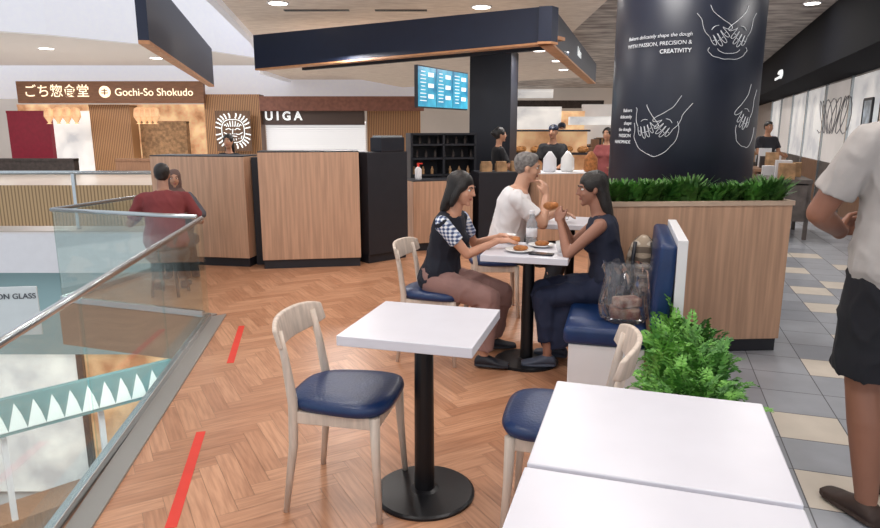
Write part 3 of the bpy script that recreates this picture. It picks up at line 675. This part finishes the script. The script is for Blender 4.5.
# ---------------------------------------------------------------- PEOPLE
def ik(a,t,l1,l2,pole):
    a=V(a);t=V(t);d=t-a;D=min(d.length,(l1+l2)*.998); dn=d.normalized(); t=a+dn*D
    x=(l1*l1-l2*l2+D*D)/(2*D); h=math.sqrt(max(0,l1*l1-x*x)); p=V(pole); p=(p-dn*p.dot(dn)).normalized()
    return a+dn*x+p*h, t
SK={}
def skin(rgb):
    if rgb not in SK: SK[rgb]=mat('skin_%d'%len(SK),rgb,.5,var=.08,scale=6)
    return SK[rgb]
M_hairb=mat('hair_black',(26,21,20),.45,var=.3,scale=4,stretch=(12,12,1),bump=.4,bscale=120)
M_hairg=mat('hair_grey',(128,124,122),.7,var=.45,scale=40,bump=.6,bscale=120)
M_eye=mat('eye_white',(225,220,214),.3); M_iris=mat('iris_dark',(26,18,14),.2); M_lip2=mat('lip',(160,94,84),.5)
def hand(b,w,d,n,side,curl,s,fr=1.0):
    w=V(w);d=V(d).normalized();n=V(n);n=(n-d*n.dot(d)).normalized(); t=d.cross(n) if side>0 else n.cross(d)
    rot=Matrix((t,d,n)).transposed().to_4x4()
    b.ball(w+d*.05*s,(.040*s,.05*s,.016*s),rot=rot); b.ball(w+d*.07*s+t*.005*s,(.040*s,.03*s,.015*s),rot=rot); b.limb(w-d*.02*s,.025*s,w+d*.03*s,.024*s)
    for k,(o,L) in enumerate(((.03,.070),(.0105,.08),(-.0095,.074),(-.028,.058))):
        p=w+d*(.088-.004*abs(k-1))*s+t*o*s; r=(.0093,.0095,.009,.0082)[k]*s*fr; a=0; dd_=(d+t*(o*1.2)).normalized()
        b.limb(p-d*.03*s,r*1.1,p,r,8,1)
        for j,fr_ in enumerate((.45,.32,.23)):
            a+=curl*(.75+.1*k if j==0 else 1.0); q=p+(dd_*math.cos(a)+n*math.sin(a))*L*fr_*s
            b.limb(p,r*(1-.08*j),q,r*(.92-.08*j),8,1); p=q
    p=w+d*.025*s+t*.028*s; q=p+(t*.65+d*.75+n*.25).normalized()*.04*s; u=q+(t*.15+d*.85+n*(.3+curl*.5)).normalized()*.034*s
    b.limb(p,.014*s,q,.011*s*fr,8,1); b.limb(q,.0108*s*fr,u,.0088*s*fr,8,1)
def person(label,loc,rz,s=1.0,female=False,pel=.95,lean=0,tw=0,hyaw=0,hpitch=0,wR=(.25,.05,.8),wL=(-.25,.05,.8),pR=(.5,-1,-.3),pL=(-.5,-1,-.3),
           hR=((0,.3,-1),(-1,0,0),.35),hL=((0,.3,-1),(1,0,0),.35),aR=(.1,0,.08),aL=(-.1,0,.08),kp=(0,1,.15),skinc=(150,104,82),
           top=None,sleeve=.55,bottom=None,leg=2.0,legk=1.0,shoe=None,hair=M_hairb,style='short',bulk=1.0,vox=.008,foot=0,hem=-.06,sleevem=None,face=True,extra=None,skirt=False,lbulk=None):
    b=B(); A={}
    def sp(t):
        p=V((0,0,pel)); n=24; st=t*s/n
        for i in range(n):
            a=R(lean)*(.35+1.0*((i+.5)/n*t)/.5); p=p+V((0,math.sin(a),math.cos(a)))*st
        a=R(lean)*(.35+1.0*t/.5); return p,V((0,math.sin(a),math.cos(a)))
    def ring(t,rx,ry,inf=0,yo=0):
        p,u=sp(t); tt=R(tw)*max(0,t)/.45; x=V((math.cos(tt),math.sin(tt),0)); y=u.cross(x).normalized()
        if y.y<0: y=-y
        return (p+y*yo*s, x*(rx*s*bulk+inf), y*(ry*s*bulk+inf))
    if female: prof=[(-.1,.10,.07,0),(-.06,.15,.11,-.01),(.0,.172,.12,-.012),(.08,.158,.108,0),(.17,.128,.092,0),(.27,.138,.1,.005),(.36,.15,.1,0),(.43,.148,.085,-.005),(.47,.115,.065,-.01),(.5,.06,.052,-.005)]
    else: prof=[(-.1,.10,.07,0),(-.06,.145,.1,-.01),(.0,.162,.115,-.01),(.08,.155,.108,0),(.17,.148,.105,.005),(.27,.16,.112,.008),(.36,.175,.112,0),(.43,.175,.095,-.005),(.47,.135,.075,-.01),(.505,.07,.06,-.005)]
    b.loft([ring(p[0],p[1],p[2],0,p[3]) for p in prof],24)
    sw=(.158 if female else .185)*(1+(bulk-1)*.5); tt=R(tw)*.95; pc,u=sp(.435)
    xr=V((math.cos(tt),math.sin(tt),0))
    sR=pc+xr*sw*s; sL=pc-xr*sw*s
    if female:
        for sg in(-1,1):
            p,u_=sp(.31); yv=u_.cross(V((1,0,0))); yv=-yv if yv.y<0 else yv; b.ball(p+xr*sg*.068*s+yv*.075*s,.055*s)
            A[sg]=p+xr*sg*.068*s+yv*.075*s
    ua,fa=.285*s,.25*s; rr=.88 if female else 1.0; rr*=(1+(bulk-1)*.6)
    arms=[]
    for sg,sh,w,po,h in((1,sR,wR,pR,hR),(-1,sL,wL,pL,hL)):
        el,w=ik(sh,w,ua,fa,po); arms.append((sg,sh,el,w))
        b.limb(sh,.052*s*rr,el,.037*s*rr); fm=el.lerp(w,.3); b.limb(el,.037*s*rr,fm,.038*s*rr); b.limb(fm,.038*s*rr,w,.025*s*rr)
        b.limb(pc+xr*sg*.06*s+V((0,0,.01)),.05*s,sh,.05*s*rr)
        hand(b,w,h[0],h[1],sg,h[2],s*(.93 if female else 1.03),1.0 if vox<.0085 else 1.25)
    tl,sl=.43*s,.42*s; legs=[]; lr=rr if lbulk is None else lbulk
    for sg,an in((1,aR),(-1,aL)):
        hp=V((sg*.088*s,0,pel-.02*s)); kn,an=ik(hp,an,tl,sl,kp); legs.append((sg,hp,kn,an))
        b.limb(hp,.084*s*lr,kn,.054*s*lr); cm=kn.lerp(an,.3)+V((0,-.012,0)); b.limb(kn,.052*s*lr,cm,.056*s*lr); b.limb(cm,.056*s*lr,an,.034*s*lr)
        fd=Matrix.Rotation(R(foot-sg*8),3,'Z')@V((0,1,0)); fr=V((fd.y,-fd.x,0)); z0=an.z-.08*s
        rg=[]
        for yy,w_,h_ in((-.065,.02,.03),(-.05,.033,.055),(0,.036,.075),(.05,.038,.055),(.10,.043,.035),(.145,.042,.025),(.18,.03,.018)):
            c=V((an.x,an.y,0))+fd*yy*s; c.z=z0+h_*s*.5+.012; rg.append((c,fr*w_*s,V((0,0,h_*s*.5))))
        b.loft(rg,16); A[('f',sg)]=rg
    nb,u=sp(.47); nl=R(lean)*.9; hc=nb+V((0,math.sin(nl)*.9,math.cos(nl)))*.20*s+V((0,.018*s,0))
    b.limb(nb,.058*s*(rr),hc+V((0,-.015,-.05*s)),.05*s*rr)
    H=Matrix.Translation(hc)@Matrix.Rotation(R(hyaw),4,'Z')@Matrix.Rotation(R(hpitch),4,'X')@Matrix.Scale(s*.98,4)
    b.ball((0,-.012,.03),(.072,.094,.086),M=H,sub=3); b.ball((0,.022,-.02),(.060,.072,.088),M=H,sub=3); b.ball((0,.036,-.072),(.042,.046,.036),M=H)
    b.ball((0,.072,-.094),.019,M=H); b.ball((0,.094,-.002),(.0095,.014,.026),M=H); b.ball((0,.104,-.02),(.015,.014,.011),M=H)
    b.ball((0,.077,.028),(.046,.014,.011),M=H)
    for sg in(-1,1):
        b.ball((sg*.034,.066,-.026),(.022,.02,.022),M=H); b.ball((sg*.073,-.004,-.006),(.009,.017,.03),M=H)
    sk=skin(skinc)
    root=b.obj('person',sk,loc=loc,rz=rz,remesh=vox,sm=2,label=label,category='person')
    def child(bb,name,m,rm=None,sm=3,**k):
        return bb.obj(name,m,root,remesh=(vox*1.15 if rm is None else rm),sm=sm,**k)
    if face:
        for sg in(-1,1):
            b=B(); b.ball((sg*.029,.073,.010),(.014,.012,.008),M=H,sub=3); b.mi=1; b.ball((sg*.029,.0815,.010),(.0062,.005,.0062),M=H); b.obj('eye',[M_eye,M_iris],root,smooth=True)
            b=B(); b.tube([H@V((sg*.014,.090,.028)),H@V((sg*.030,.089,.034)),H@V((sg*.047,.076,.029))],.0032,6); b.obj('eyebrow',hair if style!='scarf' else M_hairb,root,smooth=True)
        b=B(); b.ball((0,.088,-.052),(.022,.009,.004),M=H); b.ball((0,.086,-.059),(.018,.009,.005),M=H); b.obj('mouth',M_lip2,root,smooth=True)
    if style:
        b=B()
        if style=='short': b.ball((0,-.022,.042),(.079,.098,.086),M=H,sub=3); b.ball((0,-.05,-.0),(.07,.06,.06),M=H); b.ball((0,.03,.085),(.055,.05,.04),M=H)
        if style in('pony','long','bun','scarf','loose'):
            b.ball((0,-.02,.04),(.081,.1,.088),M=H,sub=3); b.ball((0,-.045,.0),(.078,.07,.075),M=H,sub=3)
            for sg in(-1,1): b.ball((sg*.058,.015,.03),(.024,.05,.05),M=H)
        if style=='bun': b.ball((0,-.12,.03),.042,M=H)
        if style=='scarf':
            b.ball((0,-.01,-.1),(.085,.09,.07),M=H); b.ball((0,.0,-.17),(.13,.11,.06),M=H)
            for sg in(-1,1): b.ball((sg*.06,.02,-.04),(.026,.05,.08),M=H)
        if style in('long','loose'):
            k_=1.0 if style=='long' else .85
            b.loft([(H@V((0,y_,z_*k_)),(H.to_3x3()@V((rx,0,0))),(H.to_3x3()@V((0,ry,0)))) for y_,z_,rx,ry in((-.05,.04,.07,.06),(-.06,-.04,.08,.055),(-.07,-.12,.085,.05),(-.085,-.2,.075,.04),(-.09,-.27,.045,.022))],20)
        if style=='loose':
            for sg in(-1,1): b.tube([H@V((sg*.07,.02,.03)),H@V((sg*.078,.0,-.05)),H@V((sg*.08,-.02,-.13))],[.02,.024,.012],10)
        child(b,'headscarf' if style=='scarf' else 'hair',hair,sm=3,wr=.006)
        if extra=='cap':
            b=B(); b.ball((0,-.015,.06),(.084,.102,.075),M=H,sub=3); b.box((.12,.09,.012),(0,.11,.055),M=H); child(b,'cap',M_fascia)
    if top:
        b=B(); inf=.011
        pr=[p for p in prof if hem<=p[0]<=.475]
        b.loft([ring(p[0],p[1]+(.012 if p[0]<.1 and bulk>1.05 else 0),p[2],inf+(.006 if p[0]<.2 else 0),p[3]) for p in pr]+[ring(.487,.082 if not female else .075,.062,.006,-.008)],24)
        if female:
            for sg in(-1,1): b.ball(A[sg],.066*s)
        for sg,sh,el,w in arms:
            sh0=pc+xr*sg*.06*s+V((0,0,.008))
            if sleeve<=0: b.limb(sh0,.055*s,sh0.lerp(sh,.55),.056*s*rr); continue
            b.limb(sh0,.055*s,sh,.058*s*rr)
            if sleevem is None:
                f=min(1,sleeve); q=sh.lerp(el,f); r0=.058*s*rr; r1=(.058-.010*f)*s*rr+.004
                b.cone(sh,r0,q,r1+.008,18); b.ball(sh,r0)
                if sleeve>1: b.ball(el,r1); b.cone(el,r1,el.lerp(w,min(.97,sleeve-1)),.034*s*rr,18)
        child(b,'shirt',top,sm=2,wr=.012)
        if sleevem is not None:
            for sg,sh,el,w in arms:
                b=B(); q=sh.lerp(el,sleeve); b.ball(sh,.063*s*rr); b.cone(sh,.063*s*rr,q,.062*s*rr,18); child(b,'sleeve',sleevem,sm=2,wr=.006)
    if bottom:
        b=B(); inf=.012
        b.loft([ring(p[0],p[1],p[2],inf,p[3]) for p in prof if p[0]<=.1],24)
        for sg,hp,kn,an in legs:
            f=min(1,leg); q=hp.lerp(kn,f); r0=.092*s*lr*legk; r1=(.092-.03*f)*s*lr*legk+.006; b.ball(hp,r0); b.cone(hp,r0,q,r1 if leg>=1 else r1+.026,20)
            if leg>1:
                b.ball(kn,r1); g=kn.lerp(an,min(.98,leg-1)); b.cone(kn,r1,g,max(.056*s*lr*legk,.05*s),20)
        if skirt:
            (_,h1,k1,a1),(_,h2,k2,a2)=legs; m0=(h1+h2)/2; m1=(k1+k2)/2; m2=(a1+a2)/2+V((0,-.07,.07)); b.limb(m0,.12*s,m1,.115*s); b.ball(m1,.115*s); b.cone(m1,.115*s,m2,.16*s,20); b.cone((m0+m1)/2,.1,(m1+m2)/2+V((0,-.06,0)),.12,20)
        child(b,'skirt' if skirt else ('shorts' if leg<=1 else 'trousers'),bottom,sm=2,wr=.016)
    if shoe:
        for sg in(-1,1):
            b=B(); b.loft([(c,x*1.16,y*1.12) for c,x,y in A[('f',sg)]],18); rg=A[('f',sg)]
            b.loft([(V((c.x,c.y,rg[0][0].z-rg[0][2].z-.004)),x*1.2,V((0,0,.010))) for c,x,y in rg],16)
            child(b,'shoe',shoe,rm=.006,sm=2)
    return root,arms,H
def cloth(name,rgb,**k): return mat(name,rgb,.85,var=.12,scale=5,bump=.35,bscale=14,**k)
M_chk=checkmat('check_fabric',(64,78,116),(160,174,202),(236,238,242),13)
DS=mat('dark_shoe',(30,32,42),.6)
person('person in navy vest and checked sleeves seated eating at table',(.0,4.2,0),R(-118),s=.91,female=True,pel=.54,lean=16,hyaw=2,hpitch=-12,
  wR=(-.10,.37,.80),wL=(-.29,.32,.80),pR=(.7,-.4,-1),pL=(-.7,-.4,-1),hR=((-.45,1,.05),(-.3,0,-1),.3),hL=((.0,1,.0),(.3,0,-1),.35),
  aR=(.08,.36,.085),aL=(-.27,.27,.085),kp=(0,1,.6),foot=24,skinc=(200,148,122),top=cloth('navy_vest',(24,28,42)),sleeve=.6,sleevem=M_chk,bottom=cloth('dusty_brown',(146,112,106)),legk=1.35,leg=1.9,shoe=DS,style='loose',vox=.0075)
person('person in sleeveless navy top and long skirt seated on bench eating',(1.06,3.97,0),R(76),s=.91,female=True,pel=.545,lean=13,hyaw=14,hpitch=-8,
  wR=(.07,.31,.935),wL=(-.07,.31,.935),pR=(.6,.2,-1),pL=(-.6,.2,-1),hR=((-.5,.3,.8),(-.8,-.3,0),.5),hL=((.5,.3,.8),(.8,-.3,0),.5),
  aR=(.1,.30,.085),aL=(-.1,.36,.085),kp=(0,1,.6),skinc=(154,108,88),top=cloth('navy_cloth',(30,36,56)),sleeve=.0,bottom=cloth('navy_skirt',(28,36,62)),skirt=True,legk=1.2,leg=1.75,shoe=mat('grey_shoe',(70,76,92),.6),style='long',vox=.0075)
person('grey-haired person in white t-shirt seated with hand at chin',(.53,5.25,0),R(-98),s=1.0,pel=.55,lean=16,hyaw=4,hpitch=-8,
  wR=(.05,.32,.98),wL=(-.16,.42,.82),pR=(.5,.2,-1),pL=(-.6,-.2,-1),hR=((-.3,-.1,1),(-.5,-.6,0),.6),hL=((.3,1,0),(.3,0,-1),.3),
  aR=(.16,.34,.085),aL=(-.1,.4,.085),kp=(0,1,.6),skinc=(212,164,138),top=cloth('white_tee',(236,234,236)),sleeve=.7,bottom=cloth('charcoal_trousers',(36,38,46)),leg=1.95,shoe=DS,hair=M_hairg,style='short',vox=.009,bulk=1.18)
person('person in pale grey t-shirt and black shorts standing, back turned',(1.72,2.32,0),R(4),s=1.06,pel=1.0,lean=1,
  wR=(.22,.28,1.15),wL=(-.10,.26,1.10),pR=(1,-.5,-.5),pL=(-1.2,-.15,-.7),hR=((-.2,1,.2),(-1,0,0),.5),hL=((.7,.7,.1),(1,0,0),.5),
  aR=(.16,.1,.09),aL=(-.06,-.02,.09),skinc=(146,100,80),top=cloth('pale_grey_tee',(172,167,164)),sleeve=.72,bottom=cloth('black_shorts',(26,27,34)),leg=.86,legk=1.16,lbulk=1.10,shoe=mat('brown_shoe',(60,44,38),.6),style='short',bulk=1.15,vox=.0075,hem=-.07)
person('person in maroon shirt seated by the glass railing, back turned',(-2.5,5.86,0),R(20),s=.92,pel=.5,lean=20,wR=(.2,.33,.72),wL=(-.2,.33,.72),hR=((0,1,0),(0,0,-1),.3),hL=((0,1,0),(0,0,-1),.3),
  aR=(.12,.22,.085),aL=(-.12,.22,.085),kp=(0,1,.6),skinc=(160,116,94),top=cloth('maroon_cloth',(124,52,54)),sleeve=.8,bottom=cloth('charcoal_trousers',(36,38,46)),shoe=DS,vox=.011,bulk=1.1)
person('person in brown headscarf seated across in the nook',(-2.70,6.66,0),R(200),s=.8,female=True,pel=.5,lean=18,wR=(.15,.25,.7),wL=(-.15,.25,.7),hR=((0,1,0),(0,0,-1),.3),hL=((0,1,0),(0,0,-1),.3),
  aR=(.12,.12,.085),aL=(-.12,.12,.085),kp=(0,1,.6),skinc=(186,138,112),top=cloth('grey_cloth',(96,96,104)),sleeve=1.8,bottom=cloth('charcoal_trousers',(36,38,46)),shoe=DS,style='scarf',hair=cloth('scarf_brown',(104,82,76)),vox=.011)
blk=cloth('staff_black',(28,28,32))
def staff(label,x,y,rz,s,**k):
    a=dict(s=s,pel=.95*s,top=blk,sleeve=.8,bottom=blk,shoe=DS,vox=.015,skinc=(190,140,112),wR=(.17,.3,1.05*s),wL=(-.17,.3,1.05*s),hR=((0,1,0),(-1,0,0),.4),hL=((0,1,0),(1,0,0),.4),pR=(.5,-1,-.6),pL=(-.5,-1,-.6)); a.update(k)
    person(label,(x,y,0),R(rz),**a)
staff('person in black uniform working behind the counter',.82,9.2,-80,.88,female=True,style='bun')
staff('person in black uniform and cap behind the counter',1.66,9.7,150,.9,extra='cap')
staff('person in dark shirt and navy cap near the bakery counter',2.2,12,170,.93,extra='cap',skinc=(160,116,92))
staff('person with long dark hair and patterned top by the counter',2.6,10.3,150,.88,female=True,style='long',top=cloth('patterned_top',(150,80,80)))
staff('person in dark clothes standing beside the corridor display',6.35,12.85,190,.95,top=cloth('dark_top',(50,50,58)),sleeve=.7)
staff('person in black standing behind the wooden partition',-2.75,8.6,180,.83,female=True,style='long')
staff('person in grey walking through the distant hall',6.6,16,160,.95,top=cloth('grey_cloth',(96,96,104)))
# ---------------------------------------------------------------- table items
M_cer=mat('ceramic_white',(236,236,234),.2); M_food=mat('bread_brown',(176,112,60),.7,var=.4,scale=30,bump=.4)
def plate(x,y,r=.095):
    b=B(); b.loft([((0,0,z),(q,0,0),(0,q,0)) for q,z in((r*.55,0),(r*.6,.004),(r,.016),(r*.98,.019),(r*.6,.009),(r*.3,.008))],32); b.obj('plate',M_cer,loc=(x,y,.751),smooth=True,label='round white plate with pastry on the table',category='plate')
    b=B(); b.ball((0,0,.012),(.045,.03,.02)); b.ball((.03,.02,.01),(.025,.025,.015)); b.obj('pastry',M_food,loc=(x,y,.762),remesh=.004,sm=1,label='piece of brown pastry on a plate',category='food')
plate(.50,4.0); plate(.66,4.17,.085)
def cup(x,y,z=.751):
    e=empty('coffee_cup',(x,y,z),label='white coffee cup with a small handle',category='cup')
    b=B(); b.loft([((0,0,q),(r,0,0),(0,r,0)) for r,q in((.022,0),(.032,.03),(.038,.065),(.034,.065),(.028,.03))],24); b.obj('cup_body',M_cer,e,smooth=True)
    b=B(); b.tube([(.034,0,.05),(.055,0,.045),(.05,0,.025),(.032,0,.02)],.004,8); b.obj('handle',M_cer,e,smooth=True)
cup(.47,4.29); cup(1.0,5.3); cup(.76,4.0)
b=B(); b.box((.07,.145,.008),(0,0,.004)); b.mi=1; b.box((.064,.135,.001),(0,0,.0087)); b.obj('smartphone',[M_dark,mat('phone_screen',(12,14,20),.1)],loc=(.62,3.9,.751),rz=1.2,label='black smartphone lying on the table',category='phone')
e=empty('water_bottle',(.61,4.28,.751),label='clear bottle with white cap standing on the far table',category='bottle')
b=B(); b.loft([((0,0,z),(r,0,0),(0,r,0)) for r,z in((.034,0),(.037,.01),(.037,.14),(.016,.18),(.016,.2))],20); b.obj('bottle_body',glassmat('bottle_glass',(.72,.76,.8),refl=.9,haze=.3),e,smooth=True)
b=B(); b.cone((0,0,.2),.018,(0,0,.225),.018,16); b.obj('cap',M_white,e)
b=B(); b.cone((0,0,.05),.038,(0,0,.11),.038,20); b.obj('bottle_label',M_white,e,smooth=True)
b=B(); b.ball((0,0,0),(.045,.03,.028)); b.ball((.03,.0,.005),(.025,.025,.022)); b.obj('bread_roll',M_food,loc=(.69,4.07,1.03),remesh=.004,label='bread roll held in both hands',category='food')
b=B(); b.ball((0,0,0),(.05,.03,.02)); b.ball((.02,.01,.01),(.03,.02,.015)); b.obj('sandwich',M_food,loc=(.47,4.14,.80),remesh=.004,label='half-eaten sandwich held over the table',category='food')
rn=random.Random(2)
e=empty('shopping_bag',(1.03,3.50,.452),R(-10),label='crumpled clear plastic bag with packaged food on the bench seat',category='bag')
b=B(); seg=36; rows=[]
for j,(z,rx,ry) in enumerate(((.0,.10,.08),(.02,.125,.10),(.1,.135,.11),(.18,.125,.09),(.24,.12,.07),(.29,.13,.05),(.32,.13,.04))):
    rows.append([b.bm.verts.new((rx*(1+rn.uniform(-.09,.09))*math.cos(2*math.pi*i/seg),ry*(1+rn.uniform(-.14,.14))*math.sin(2*math.pi*i/seg),z+rn.uniform(-.01,.03)*(j>3))) for i in range(seg)])
for a_,c_ in zip(rows,rows[1:]):
    for i in range(seg): b.bm.faces.new((a_[i],a_[(i+1)%seg],c_[(i+1)%seg],c_[i]))
b.bm.faces.new(rows[0][::-1])
b.obj('film',glassmat('plastic_film',(.92,.92,.94),refl=1.3,haze=.07),e)
b=B(); b.box((.16,.12,.06),(0,0,.05)); b.box((.14,.1,.05),(.01,0,.11),rz=.4); b.obj('food_box',mat('packaged_food',(150,84,66),.5,var=.6,scale=20,rgb2=(206,180,160)),e,bevel=.01)
e=empty('handbag',(1.27,4.0,.52),R(-16),label='beige and dark checked handbag leaning on the bench back',category='bag')
b=B(); b.ball((0,0,.15),(.10,.08,.19),sub=3); b.ball((0,0,.04),(.10,.08,.1)); b.obj('bag_body',checkmat('bag_check',(110,96,84),(178,160,140),(214,202,186),5),e,remesh=.008)
b=B(); b.tube([(-.05,-.06,.30),(-.06,-.11,.2),(-.05,-.08,.05)],.012,8); b.obj('strap',M_dark,e,smooth=True)
b=B(); b.tube([(.05,-.06,.30),(.06,-.11,.2),(.05,-.08,.05)],.012,8); b.obj('strap',M_dark,e,smooth=True)
for x,y,z,m,l in((1.42,8.5,.975,M_white,'white dispenser on the bakery counter'),(1.66,8.55,.975,M_cer,'white display box on the bakery counter'),(1.95,8.5,.975,M_food,'basket of bread on the bakery counter')):
    b=B(); b.loft([((0,0,q),(r,0,0),(0,r,0)) for r,q in((.07,0),(.09,.03),(.085,.17),(.05,.22),(.02,.26))],20); b.obj('counter_jar',m,loc=(x,y,z-.012),smooth=True,label=l,category='container')
for x,y in((.6,8.55),(.8,8.6),(1.0,8.65)):
    b=B(); b.box((.14,.1,.1),(0,0,.05)); b.box((.12,.08,.03),(0,0,.115)); b.obj('pastry_box',M_clutter2,loc=(x,y,.962),rz=.2,label='small tan pastry box on the dark counter',category='box',group='pastry boxes on the counter')
# ---------------------------------------------------------------- lights
w=bpy.data.worlds.new('world'); bpy.context.scene.world=w; w.use_nodes=True; bg=w.node_tree.nodes['Background']; bg.inputs[0].default_value=(.92,.95,1,1); bg.inputs[1].default_value=1.0
def area(x,y,z,sz,p,col=(1,.965,.93),rx=0):
    l=bpy.data.lights.new('ceiling_light','AREA'); l.shape='DISK'; l.size=sz; l.energy=p; l.color=col
    o=bpy.data.objects.new('ceiling_light',l); C.objects.link(o); o.location=(x,y,z); o.rotation_euler[0]=rx
for x in(-1.0,1.3,3.6):
    for y in(-.5,2.2,4.6,6.8): area(x,y,3.27,.6,24)
for x,y in((-1.5,9.5),(1.5,9.5),(4.5,10),(5.5,14),(7,19),(2,17),(-2,14),(3,23),(8,24)): area(x,y,3.27 if not(-2<x<2.5 and y<15) else 2.55,.6,50)
for x,y in((-12,20),(-8,20),(-16,19),(-5,22.5)): area(x,y,3.6,1.5,130)
for x,y in((-6,5),(-10,7),(-4,8)): area(x,y,-.7,1.2,90,(1,.98,.96))
